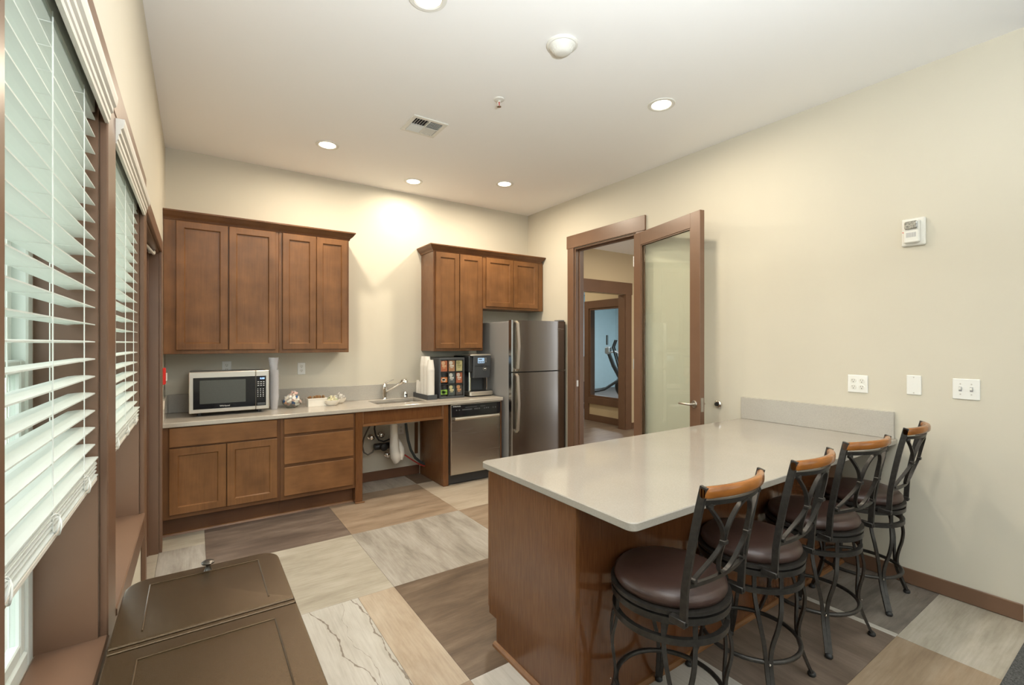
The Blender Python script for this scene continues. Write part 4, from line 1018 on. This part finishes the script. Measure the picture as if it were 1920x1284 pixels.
# ---------------------------------------------------------------- bar stools
def make_stool():
    r = thing('bar_stool', '', 'stool', (0, 0, 0))
    # cushion
    pr = [(.0001, .560), (.185, .560), (.197, .566), (.203, .580), (.200, .596), (.188, .610), (.160, .620), (.110, .626), (.05, .628), (.0001, .6285)]
    obj('cushion', MB().lathe(pr, n=48), VINYLB, r, 60, world=False)
    fm = MB().ring(.204, .557, .022, .012, 48); fm.lathe([(.170, .5515), (.205, .5515), (.208, .5455), (.170, .5455)], n=48, closed=True)
    fm.box(-.19, .19, -.012, .012, .546, .552).box(-.012, .012, -.19, .19, .546, .552)
    obj('seat_frame', fm, IRON, r, 40, world=False)
    sw = MB().ring(.203, .529, .020, .022, 48).box(-.197, .197, -.014, .014, .522, .534).box(-.014, .014, -.197, .197, .522, .534)
    sw.lathe([(.0001, .546), (.055, .546), (.055, .530), (.0001, .530)], n=20)
    obj('swivel_plate', sw, IRON, r, 40, world=False)
    obj('lower_ring', MB().ring(.200, .458, .018, .022, 48), IRON, r, 40, world=False)
    obj('foot_ring', MB().torus(.196, .170, .0095, 56, 10), IRON, r, 60, world=False)
    # four legs, each a pair of bars pinching together then flaring to the foot
    for k in range(4):
        a0 = PI/4+k*PI/2; lm = MB()
        for s in (-1, 1):
            # (radius, half gap in metres, z)
            key = [(.200, .052, .520), (.200, .052, .458), (.205, .050, .42), (.214, .044, .37), (.213, .032, .31), (.203, .018, .25), (.199, .0105, .20), (.205, .0085, .15), (.225, .008, .09), (.255, .0075, .018)]
            pts = []
            for R, gp, z in key:
                a = a0+s*gp/R; pts.append((R*math.cos(a), R*math.sin(a), z))
            # smooth by subdividing
            P = []
            for i in range(len(pts)-1):
                p0 = Vector(pts[max(i-1, 0)]); p1 = Vector(pts[i]); p2 = Vector(pts[i+1]); p3 = Vector(pts[min(i+2, len(pts)-1)])
                for j in range(3):
                    t = j/3; P.append(.5*((2*p1)+(-p0+p2)*t+(2*p0-5*p1+4*p2-p3)*t*t+(-p0+3*p1-3*p2+p3)*t**3))
            P.append(Vector(pts[-1]))
            lm.tube(P, 0, flat=(.015, .010), up=(-math.sin(a0), math.cos(a0), 0))
        lg = obj('leg', lm, IRON, r, 30, world=False)
        fx_, fy_ = .258*math.cos(a0), .258*math.sin(a0)
        obj('foot_glide', MB().lathe([(.0001, 0), (.013, 0), (.017, .005), (.016, .014), (.009, .022), (.0001, .023)], fx_, fy_, 14), RUBBER, lg, 50, world=False)
        obj('bolt', MB().lathe([(.0001, 0), (.005, 0), (.004, .003), (.0001, .004)], n=10, o=(.206*math.cos(a0)*0+.0, 0, .5705+.0001)) if False else MB().lathe([(.0001, .0), (.0045, .0), (.003, .003), (.0001, .0035)], n=8, axis='x', o=(.2145, 0, .170)), CHROME, lg, 50, world=False).rotation_euler = (0, 0, a0)
    # back: posts at the rear (-Y), bowed rails
    W = .178
    def back_y(z, u=1.0):  # lean of the back frame; u = |x|/W, bow towards the rear at the middle
        if z < .66: yb = -.180-.006*(z-.55)/.11
        else:
            q = (z-.66)/.36; yb = -.186-.052*q-.018*q*q
        return yb - .052*(1-u*u)*min(1, max(0, (z-.56)/.25))
    def P3(x, z): return Vector((x, back_y(z, min(1, abs(x)/W)), z))
    for s in (-1, 1):
        pts = [Vector((s*W, -.150, .548)), Vector((s*W, -.178, .552))] if False else []
        zz = [.540, .58, .62, .66, .70, .76, .82, .88, .94, .985, 1.010]
        pm_ = MB().tube([P3(s*W, z) for z in zz], 0, flat=(.012, .024), up=(1, 0, 0))
        po = obj('back_post', pm_, IRON, r, 30, world=False)
        obj('bracket', MB().box(s*W-.012, s*W+.012, -.192, -.132, .538, .562, .002).lathe([(.0001, -.004), (.006, -.003), (.006, 0), (.0001, 0)], n=10, axis='y', o=(s*W, -.192, .55)), IRON, po, 40, world=False)
    def rail(z, wz, dep, x0=-W, x1=W, n=14, dy=0):
        m = MB(); pts = []
        for i in range(n+1):
            x = x0+(x1-x0)*i/n; p = P3(x, z); pts.append(p+Vector((0, dy, 0)))
        return m.tube(pts, 0, flat=(wz, dep), up=(0, -.2, 1))
    obj('lower_rail', rail(.672, .016, .010), IRON, r, 30, world=False)
    obj('upper_rail', rail(.958, .016, .010), IRON, r, 30, world=False)
    # wooden crest rail: rounded section, bowed
    m = MB(); n = 22; sec = []
    for k in range(16):
        t = 2*PI*k/16; cx_, sx_ = math.cos(t), math.sin(t)
        sec.append((.0125*math.copysign(abs(cx_)**.7, cx_), .0190*math.copysign(abs(sx_)**.7, sx_)))
    vv = []; ff = []
    for i in range(n+1):
        x = -W-.006+(2*W+.012)*i/n; u = min(1, abs(x)/W)
        p = Vector((x, back_y(.990, u)-.002, .990+.006*(1-u*u)))
        dxx = 1e-3; q = Vector((x+dxx, back_y(.990, min(1, abs(x+dxx)/W))-.002, p.z)); d = (q-Vector((x, p.y, p.z))).normalized(); nrm = Vector((-d.y, d.x, 0))
        sc_ = 1.0 if .5 < i < n-.5 else .8
        for a, b in sec: vv.append(p+nrm*a*sc_+Vector((0, 0, b*sc_)))
    for i in range(n):
        for k in range(16):
            l = (k+1) % 16; ff.append((i*16+k, i*16+l, (i+1)*16+l, (i+1)*16+k))
    ff.append(tuple(range(16))); ff.append(tuple(n*16+k for k in range(16)))
    m.add(vv, ff); obj('crest_rail', m, RAILW, r, 60, world=False)
    # scrollwork: centre oval between two outward-curling bows
    zl, zh = .680, .950; zm = (zl+zh)/2
    ov = MB(); pts = [P3(.062*math.sin(t)*1.0, zm+(zh-zl)/2*math.cos(t)) for t in [2*PI*i/36 for i in range(37)]]
    ov.tube(pts, 0, flat=(.006, .012), up=(0, 0, 0) if False else None) if False else None
    def bar2(fn, n=26, w_=.0145, h_=.0078):
        m = MB(); vs = []; fs = []
        for i in range(n+1):
            t = i/n; x, z = fn(t); x2, z2 = fn(min(1, t+1e-3)); x1_, z1_ = fn(max(0, t-1e-3))
            d = Vector((x2-x1_, 0, z2-z1_)).normalized(); nn = Vector((-d.z, 0, d.x)); p = P3(x, z); bk = Vector((0, 1, 0))
            for a, b in ((-1, -1), (1, -1), (1, 1), (-1, 1)): vs.append(p+nn*(h_/2*a)+bk*(w_/2*b))
        for i in range(n):
            for k in range(4):
                l = (k+1) % 4; fs.append((i*4+k, i*4+l, (i+1)*4+l, (i+1)*4+k))
        fs.append((3, 2, 1, 0)); fs.append(tuple(n*4+k for k in range(4)))
        return m.add(vs, fs)
    obj('oval_bar', bar2(lambda t: (.070*math.sin(2*PI*t), zm+(zh-zl)/2*math.cos(2*PI*t)), 40), IRON, r, 35, world=False)
    for s in (-1, 1):
        sb_ = bar2(lambda t: (s*(.152-.076*math.sin(PI*t)**1.1), zh-.004-(zh-zl-.010)*t), 26)
        for zz_ in (zh-.006, zl+.006): sb_.lathe([(.0001, -.010), (.009, -.010), (.010, -.004), (.010, .006), (.0001, .008)], n=12, axis='y', o=(s*.150, back_y(zz_, .84), zz_))
        obj('scroll_bar', sb_, IRON, r, 35, world=False)
        obj('clip', MB().box(s*.073-.013, s*.073+.013, back_y(zm, .34)-.0095, back_y(zm, .34)+.0095, zm-.007, zm+.007, .002), IRON, r, world=False)
    return r
st = make_stool()
stl = [(1.478, 1.118, .03, 'bar stool nearest the camera, at the free end of the island'),
       (2.040, 1.118, .06, 'second bar stool from the free end of the island, third from the wall'),
       (2.630, 1.113, -.13, 'third bar stool from the free end, turned slightly toward the room'),
       (3.238, 1.118, .07, 'bar stool closest to the right wall, behind the other three')]
for i, (x, y, a, lab) in enumerate(stl):
    o = st if i == 0 else dup(st, (0, 0, 0))
    o.location = (x, y, 0); o.rotation_euler = (0, 0, a); o['label'] = lab; o['group'] = 'bar stools along the island'

# ---------------------------------------------------------------- bronze bin with two lids
BZ = .750
bn = thing('waste_bin', 'speckled bronze waste bin with two flat lids in the lower left', 'bin', (.03, 1.30, 0))
X0, X1, Y0, Y1 = -.170, .232, .84, 1.775
def rr3(x0, x1, y0, y1, z, r, n=6): return rr(x0, x1, y0, y1, z, r, n)
obj('body', loft([rr(X0+.012, X1-.012, Y0+.012, Y1-.012, .02, .05), rr(X0+.008, X1-.008, Y0+.008, Y1-.008, BZ-.030, .05)]), BRONZE, bn, 40)
obj('plinth', loft([rr(X0+.03, X1-.03, Y0+.03, Y1-.03, .0, .05), rr(X0+.03, X1-.03, Y0+.03, Y1-.03, .021, .05)]), BRONZED, bn, 40)
obj('rim', loft([rr(X0+.002, X1-.002, Y0, Y1-.002, BZ-.032, .062), rr(X0, X1, Y0-.002, Y1, BZ-.028, .062), rr(X0, X1, Y0-.002, Y1, BZ-.014, .062), rr(X0+.003, X1-.003, Y0, Y1-.003, BZ-.012, .06)]), BRONZE, bn, 40)
def lid(y0, y1, far):
    rf = .055 if far else .004; rn = .004 if far else .055
    def loop(z, o):
        out = []
        for cx, cy, a0, r in ((X1-o, y1-o, 0, rf), (X0+o, y1-o, PI/2, rf), (X0+o, y0+o, PI, rn), (X1-o, y0+o, 3*PI/2, rn)):
            sx = 1 if math.cos(a0+PI/4) > 0 else -1; sy = 1 if math.sin(a0+PI/4) > 0 else -1
            for i in range(7):
                a = a0+PI/2*i/6; out.append((cx-sx*r+r*math.cos(a), cy-sy*r+r*math.sin(a), z))
        return out
    return loft([loop(BZ-.0118, .004), loop(BZ-.004, .003), loop(BZ-.001, .005), loop(BZ, .009)])
YS = 1.402
lA = obj('lid', lid(YS+.0075, Y1, True), BRONZE, bn, 40)
obj('hinge_strip', MB().box(X0+.004, X1-.004, YS-.013, YS+.0015, BZ-.0118, BZ-.001, .002), BRONZE, bn)
obj('gap_shade_strip', MB().box(X0+.004, X1-.004, YS+.002, YS+.007, BZ-.0119, BZ-.009), BRONZED, bn)  # dark strip painting the shade in the gap between the lids
lB = obj('lid', lid(Y0, YS-.0165, False), BRONZE, bn, 40)
def groove(y0, y1, o, par):
    gm = MB(); zz = BZ+.0002; t = .0022
    x0, x1 = X0+o, X1-o
    gm.tube([(x0, y0, zz), (x0, y1, zz)], t, 6).tube([(x0, y1, zz), (x1, y1, zz)], t, 6).tube([(x1, y1, zz), (x1, y0, zz)], t, 6)
    obj('pressed_bead', gm, BRONZE, par, 50)
groove(YS+.055, Y1-.055, .062, lA); groove(Y0+.05, YS-.017-.055, .062, lB)
kn = MB().lathe([(.011, BZ), (.009, BZ+.004), (.006, BZ+.014), (.008, BZ+.018), (.017, BZ+.022), (.018, BZ+.026), (.014, BZ+.029), (.0001, BZ+.030)], .033, Y1-.045, 24)
obj('knob', kn, PEWTER, lA, 50)

# ---------------------------------------------------------------- right wall: doorway, glazed door, plates
CW = XR-.020
d2 = sempty('door_2', (XR, 3.53, 0))
obj('casing', MB().box(CW, XR, 3.985, 4.088, 0, 2.538, .002), TRIM, d2)
obj('casing', MB().box(CW, XR, 2.978, 3.080, 0, 2.538, .002), TRIM, d2)
obj('header_casing', MB().box(CW-.003, XR, 2.966, 4.100, 2.538, 2.683, .002), TRIM, d2)
jm = MB(); jm.box(XR, XR+.125, 3.970, 3.9845, 0, 2.5345).box(XR, XR+.125, 3.0805, 3.095, 0, 2.5345).box(XR, XR+.125, 3.095, 3.970, 2.520, 2.5345)
obj('door_jamb', jm, TRIM, d2)
obj('door_stop', MB().box(XR+.052, XR+.085, 3.957, 3.970, 0, 2.52, .002).box(XR+.052, XR+.085, 3.095, 3.108, 0, 2.52, .002).box(XR+.052, XR+.085, 3.108, 3.957, 2.507, 2.52, .002), TRIM, d2)
obj('strike_plate', MB().box(XR+.014, XR+.042, 3.968, 3.970, .96, 1.03, .0005), NICKEL, d2)
obj('threshold', MB().box(XR-.0, XR+.125, 3.096, 3.969, .0005, .010, .003), TRIMD, d2)
# leaf: origin at the hinge, local +X runs to the free edge, local +Y is the face towards the wall
hx, hy = 3.535, 3.085; ex, ey = 3.300, 2.207
ang = math.atan2(ey-hy, ex-hx); LW = math.hypot(ex-hx, ey-hy)
lf = thing('glazed_door', 'brown framed full-glass door swung open against the right wall', 'door', (hx, hy, 0), ang)
LT, ST = .045, .112
Z0, Z1 = .012, 2.512
fm = MB(); yy0, yy1 = -.0, LT
fm.box(.002, ST, yy0, yy1, Z0, Z1, .002); fm.box(LW-ST, LW, yy0, yy1, Z0, Z1, .002)
obj('stile', MB().box(.002, ST, yy0, yy1, Z0, Z1, .002), TRIM, lf, world=False)
obj('stile', MB().box(LW-ST, LW, yy0, yy1, Z0, Z1, .002), TRIM, lf, world=False)
obj('top_rail', MB().box(ST, LW-ST, yy0, yy1, Z1-.120, Z1, .001), TRIM, lf, world=False)
obj('bottom_rail', MB().box(ST, LW-ST, yy0, yy1, Z0, Z0+.25, .001), TRIM, lf, world=False)
bd_ = MB()
for y_ in (.006, LT-.014):
    bd_.box(ST, ST+.010, y_, y_+.008, Z0+.25, Z1-.12).box(LW-ST-.010, LW-ST, y_, y_+.008, Z0+.25, Z1-.12).box(ST+.010, LW-ST-.010, y_, y_+.008, Z1-.13, Z1-.12).box(ST+.010, LW-ST-.010, y_, y_+.008, Z0+.25, Z0+.26)
obj('glazing_bead', bd_, TRIM, lf, world=False)
obj('glass_pane', MB().box(ST, LW-ST, LT/2-.003, LT/2+.003, Z0+.25, Z1-.12), GLASS, lf, world=False)
for s, yb_ in ((-1, yy0), (1, yy1)):
    hm = MB().lathe([(.0001, s*.010), (.028, s*.009), (.031, s*.004), (.031, 0), (.0001, 0)], n=24, axis='y', o=(LW-.062, yb_, .965))
    hm.tube([(LW-.062, yb_+s*.008, .965), (LW-.062, yb_+s*.052, .965), (LW-.075, yb_+s*.058, .965), (LW-.18, yb_+s*.055, .961)], [.010, .010, .010, .0085], 12)
    obj('lever_handle', hm, NICKEL, lf, 50, world=False)
obj('latch_plate', MB().box(LW-.0005, LW+.0015, .010, .035, .91, 1.02), NICKEL, lf, world=False)
hg = MB()
for z_ in (.25, 1.25, 2.25): hg.lathe([(.007, z_-.05), (.007, z_+.05)], .0, .0, 10)
obj('hinge', hg, NICKEL, lf, 50, world=False)
ds = thing('door_stop', 'round chrome wall stop behind the open glazed door', 'door stop', (XR-.001, 2.222, .952))
obj('flange', MB().lathe([(.034, 0), (.034, -.006), (.028, -.016), (.020, -.020), (.0001, -.020)], n=24, axis='x'), CHROME, ds, 50, world=False)
obj('bumper', MB().lathe([(.018, -.0198), (.017, -.026), (.0001, -.027)], n=18, axis='x'), RUBBER, ds, 50, world=False)

def plate_r(name, label, cat, y0, y1, z0, z1):
    t = thing(name, label, cat, (XR-.0005, (y0+y1)/2, (z0+z1)/2))
    obj('cover_plate', MB().box(XR-.007, XR-.0005, y0, y1, z0, z1, .003), WHITEP, t); return t
def screw_r(t, y, z): obj('screw', MB().lathe([(.0001, -.0012), (.0035, -.001), (.0035, .0), (.0001, .0)], n=8, axis='x', o=(XR-.007, y, z)), NICKEL, t, 50)
q = plate_r('power_outlet', 'white double-gang outlet plate with four sockets above the island splash', 'outlet', 1.185, 1.297, 1.133, 1.248)
for y_ in (1.218, 1.264):
    for z_ in (1.170, 1.211):
        so = obj('socket', MB().lathe([(.0001, -.0025), (.0165, -.002), (.017, 0), (.0001, 0)], n=20, axis='x', o=(XR-.0068, y_, z_)), WHITED, q, 50)
        obj('slots', MB().box(XR-.0096, XR-.0088, y_-.007, y_-.005, z_, z_+.008).box(XR-.0096, XR-.0088, y_+.005, y_+.007, z_, z_+.008).lathe([(.0001, -.0026), (.0028, -.0026), (.0028, -.002), (.0001, -.002)], n=8, axis='x', o=(XR-.0068, y_, z_-.008)), BLACKP, so)
q = plate_r('blank_plate', 'white blank wall plate between the four-socket outlet and the light switches', 'wall plate', .919, .989, 1.145, 1.262)
screw_r(q, .954, 1.250); screw_r(q, .954, 1.157)
q = plate_r('light_switch', 'white two-gang toggle switch plate, nearest the right edge', 'switch', .668, .782, 1.139, 1.255)
for y_ in (.702, .748):
    tg = obj('toggle', MB().box(XR-.018, XR-.0068, y_-.0045, y_+.0045, 1.193, 1.207, .001), WHITED, q)
    obj('toggle_surround', MB().box(XR-.0078, XR-.0066, y_-.0065, y_+.0065, 1.184, 1.210), PRINTG, q)
    screw_r(q, y_, 1.226); screw_r(q, y_, 1.168)
al = thing('fire_alarm', 'white wall-mounted fire alarm horn with clear strobe', 'alarm', (XR-.001, .954, 2.12))
obj('back_plate', MB().box(XR-.020, XR-.0005, .897, 1.010, 2.040, 2.205, .006), WHITED, al)
obj('horn_housing', MB().box(XR-.046, XR-.020, .918, .993, 2.055, 2.190, .006), WHITED, al)
obj('strobe_lens', MB().box(XR-.058, XR-.046, .925, .986, 2.135, 2.182, .006), plain('strobe_reflector', (.45, .45, .43), .12, .8, var=.5, scale=90), al)
gg = MB()
for i in range(8): gg.box(XR-.0468, XR-.0458, .934+i*.006, .937+i*.006, 2.088, 2.116)
obj('horn_grille', gg, PRINTG, al)
obj('indicator_lamp', MB().lathe([(.0001, -.003), (.003, -.002), (.003, 0), (.0001, 0)], n=10, axis='x', o=(XR-.020, 1.001, 2.125)), REDP, al)
# back wall outlets
def outlet_b(x0, x1, z0, z1, label, y=YB):
    t = thing('power_outlet', label, 'outlet', ((x0+x1)/2, y, (z0+z1)/2), group='outlets on the back wall')
    obj('cover_plate', MB().box(x0, x1, y-.006, y-.0003, z0, z1, .003), WHITEP, t)
    xm = (x0+x1)/2; zm = (z0+z1)/2
    for z_ in (zm-.020, zm+.020):
        s_ = obj('socket', MB().lathe([(.0001, -.0025), (.016, -.002), (.0165, 0), (.0001, 0)], n=20, axis='y', o=(xm, y-.0058, z_)), WHITED, t, 50)
        obj('slots', MB().box(xm-.007, xm-.005, y-.0087, y-.0078, z_, z_+.008).box(xm+.005, xm+.007, y-.0087, y-.0078, z_, z_+.008).lathe([(.0001, -.0028), (.0028, -.0028), (.0028, -.002), (.0001, -.002)], n=8, axis='y', o=(xm, y-.0058, z_-.008)), BLACKP, s_)
outlet_b(.818, .888, 1.150, 1.266, 'white duplex outlet above the bowls of creamers')
outlet_b(.198, .270, 1.180, 1.292, 'white outlet plate half hidden behind the microwave')
outlet_b(1.822, 1.892, .46, .575, 'white outlet low on the wall inside the sink bay')
rp = thing('fire_pull_station', 'small red fire alarm pull box on the left wall by the counter', 'alarm', (XL, 4.47, 1.19))
obj('back_box', MB().box(XL+.0005, XL+.022, 4.425, 4.515, 1.138, 1.264, .004), REDP, rp)
obj('pull_handle', MB().box(XL+.022, XL+.030, 4.435, 4.505, 1.165, 1.225, .003), WHITEP, rp)

# ---------------------------------------------------------------- hall and exercise room seen through the doorway
struct('floor_hall', MB().box(XR+.12, 8.2, .67, 10.9, -.06, 0), HALLF)
struct('ceiling_hall', MB().box(XR+.12, 11.6, .67, 10.9, 2.95, 3.05), CEIL)
struct('wall_hall_right', MB().box(8.2, 8.32, .67, 5.38, 0, 2.95), HALLW)
YA = 5.38
wa = MB(); wa.box(XR+.12, 4.45, YA, YA+.12, 0, 2.95).box(5.95, 8.2, YA, YA+.12, 0, 2.95).box(4.45, 5.95, YA, YA+.12, 2.265, 2.95)
struct('wall_hall_back', wa, HALLW)
t2 = sempty('trim_2', (5.2, YA, 0))
obj('header_casing', MB().box(4.28, 6.11, YA-.022, YA, 2.265, 2.462, .002), TRIM, t2)
obj('casing', MB().box(5.95, 6.095, YA-.020, YA, 0, 2.265, .002), TRIM, t2)
obj('casing', MB().box(4.30, 4.45, YA-.020, YA, 0, 2.265, .002), TRIM, t2)
obj('plinth', MB().box(6.11, 8.19, YA-.012, YA, .001, .105, .002), TRIM, t2)
# partition with the view window, running along X = 6.15 beyond that opening
XB = 6.15; g0, g1 = 5.62, 6.44; wz0, wz1 = .44, 2.10
pb = MB(); pb.box(XB, XB+.12, YA+.12, g0, 0, 2.95).box(XB, XB+.12, g1, 6.56, 0, 2.95).box(XB, XB+.12, g0, g1, 0, wz0).box(XB, XB+.12, g0, g1, wz1, 2.95)
struct('wall_hall_partition', pb, HALLW)
obj('jamb_lining', MB().box(5.935, 5.9495, YA-.001, YA+.135, 0, 2.2645).box(5.9505, XB-.0225, YA+.1205, YA+.135, 0, 2.9), TRIM, t2)
w9 = sempty('window_9', (XB, 6.0, wz0))
fo = MB(); fo.box(XB-.022, XB, g1, 6.56, 0, 2.24, .002).box(XB-.022, XB, YA+.14, g0, wz0-.1, 2.24, .002).box(XB-.022, XB, g0, g1, wz1, 2.24, .002).box(XB-.030, XB, g0, g1, wz0-.12, wz0, .002)
obj('casing', fo, TRIM, w9)
obj('base_board', MB().box(XB-.014, XB-.0005, g0-.1, g1, .001, .12, .002), TRIM, w9)
fi = MB(); fi.box(XB, XB+.11, g0, g0+.03, wz0, wz1).box(XB, XB+.11, g1-.03, g1, wz0, wz1).box(XB, XB+.11, g0+.03, g1-.03, wz0, wz0+.04).box(XB, XB+.11, g0+.03, g1-.03, wz1-.03, wz1)
obj('frame', fi, TRIM, w9)
obj('glass_pane', MB().box(XB+.05, XB+.056, g0+.03, g1-.03, wz0+.04, wz1-.03), GLASSG, w9)
ho = MB().lathe([(.008, 2.02), (.008, 2.24)], 6.02, YA-.03, 10)
struct('floor_gym', MB().box(6.27, 11.6, 5.5, 10.9, -.05, .004), GYMF)
struct('wall_gym_back', MB().box(XR+.12, 11.6, 10.78, 10.9, 0, 2.95), GYMW)
struct('wall_gym_right', MB().box(11.48, 11.6, 5.5, 10.78, 0, 2.95), GYMW)
struct('wall_gym_front', MB().box(6.27, 11.6, 5.5, 5.6, 0, 2.95), GYMW)
struct('wall_gym_left', MB().box(XR+.12, XR+.24, 5.5, 10.78, 0, 2.95), HALLW)
def fill_panel(x, y, w_, lab):  # unseen panel lamps, added to light the exercise room
    t = thing('ceiling_light', lab, 'light', (x, y, 2.94), group='added fill lights beyond the doorway')
    obj('frame', MB().box(-.32, .32, -.32, -.29, -.02, .009).box(-.32, .32, .29, .32, -.02, .009).box(-.32, -.29, -.29, .29, -.02, .009).box(.29, .32, -.29, .29, -.02, .009), WHITED, t, world=False)
    obj('diffuser', MB().box(-.29, .29, -.29, .29, -.006, .006), plain('fill_panel_diffuser', (.9, .9, .9), .5, emis=(.95, .97, 1), es=3), t, world=False)
    ld = bpy.data.lights.new('lamp', 'AREA'); ld.shape = 'SQUARE'; ld.size = .56; ld.energy = w_; ld.color = (.93, .97, 1)
    lo = bpy.data.objects.new('lamp', ld); C.objects.link(lo); lo.parent = t; lo.location = (0, 0, -.024)
fill_panel(8.6, 8.6, 60, 'added square fill light in the exercise room ceiling, near the machine')
fill_panel(10.2, 6.9, 45, 'added square fill light in the exercise room ceiling, far corner')
downlight(5.2, 4.0, 'added unseen fill light in the hall ceiling near the inner doorway', z=2.95, watts=22, group='added hall fill lights')  # these hall lamps are unseen, added to light the space beyond
downlight(5.2, 2.2, 'added unseen fill light in the hall ceiling behind the right wall', z=2.95, watts=18, group='added hall fill lights')
downlight(5.0, 6.6, 'added unseen fill light in the passage by the exercise room window', z=2.95, watts=18, group='added hall fill lights')
# elliptical machine
em = thing('elliptical_trainer', 'grey and black elliptical trainer behind the view window', 'exercise machine', (8.35, 8.05, .004), rz=2.25)
GR = plain('machine_silver', (.62, .63, .63), .35, .3)
obj('base_frame', MB().box(-.9, .75, -.05, .05, .03, .12, .02).box(-.95, -.87, -.32, .32, .0, .07, .02).box(.60, .70, -.34, .34, .0, .07, .02), GR, em, world=False)
obj('drive_housing', MB().lathe([(.0001, -.12), (.20, -.12), (.30, -.08), (.32, 0), (.30, .08), (.20, .12), (.0001, .12)], n=28, axis='y', o=(-.45, 0, .40)), BLACKP, em, 50, world=False)
obj('mast', MB().tube([(-.35, 0, .45), (-.10, 0, .9), (.02, 0, 1.22)], [.06, .05, .045], 10), DGREYP, em, 50, world=False)
obj('console', MB().box(-.03, .09, -.20, .20, 1.18, 1.36, .03), GR, em, world=False)
obj('console_face', MB().box(-.045, -.03, -.15, .15, 1.20, 1.34, .005), BLACKP, em, world=False)
obj('screen', MB().box(.03, .06, -.17, .17, 1.40, 1.64, .008), BLACKG, em, world=False)
for s in (-1, 1):
    obj('handlebar', MB().tube([(-.30, s*.26, .60), (-.20, s*.27, 1.0), (-.10, s*.27, 1.35), (-.16, s*.25, 1.52)], .020, 8), BLACKP, em, 50, world=False)
    obj('pedal_arm', MB().tube([(-.30, s*.26, .60), (.10, s*.20, .33), (.55, s*.18, .22)], .028, 8).box(.20, .58, s*.18-.07, s*.18+.07, .27, .31, .01), DGREYP, em, 40, world=False)
    obj('grip', MB().tube([(-.02, s*.20, 1.22), (-.16, s*.24, 1.24), (-.22, s*.20, 1.20)], .018, 8), GR, em, 50, world=False)
# a second machine seen as a sliver left of the window casing
eb = thing('exercise_bike', 'black upright exercise machine seen past the window casing', 'exercise machine', (6.95, 7.6, .0), rz=.4)
obj('base_frame', MB().box(-.5, .5, -.05, .05, .02, .10, .02).box(-.5, -.42, -.25, .25, 0, .07, .02).box(.42, .5, -.25, .25, 0, .07, .02), BLACKP, eb, world=False)
obj('upright', MB().tube([(-.2, 0, .1), (-.25, 0, .75)], .035, 8).tube([(.25, 0, .1), (.32, 0, 1.15)], .035, 8), GR, eb, 50, world=False)
obj('saddle', MB().box(-.38, -.14, -.11, .11, .75, .81, .03), BLACKP, eb, world=False)
obj('handlebar', MB().tube([(.32, 0, 1.10), (.20, -.2, 1.14), (.05, -.22, 1.12)], .016, 8).tube([(.32, 0, 1.10), (.20, .2, 1.14), (.05, .22, 1.12)], .016, 8), BLACKP, eb, 50, world=False)
obj('flywheel', MB().lathe([(.0001, -.03), (.22, -.03), (.24, 0), (.22, .03), (.0001, .03)], n=24, axis='y', o=(.22, 0, .36)), DGREYP, eb, 50, world=False)
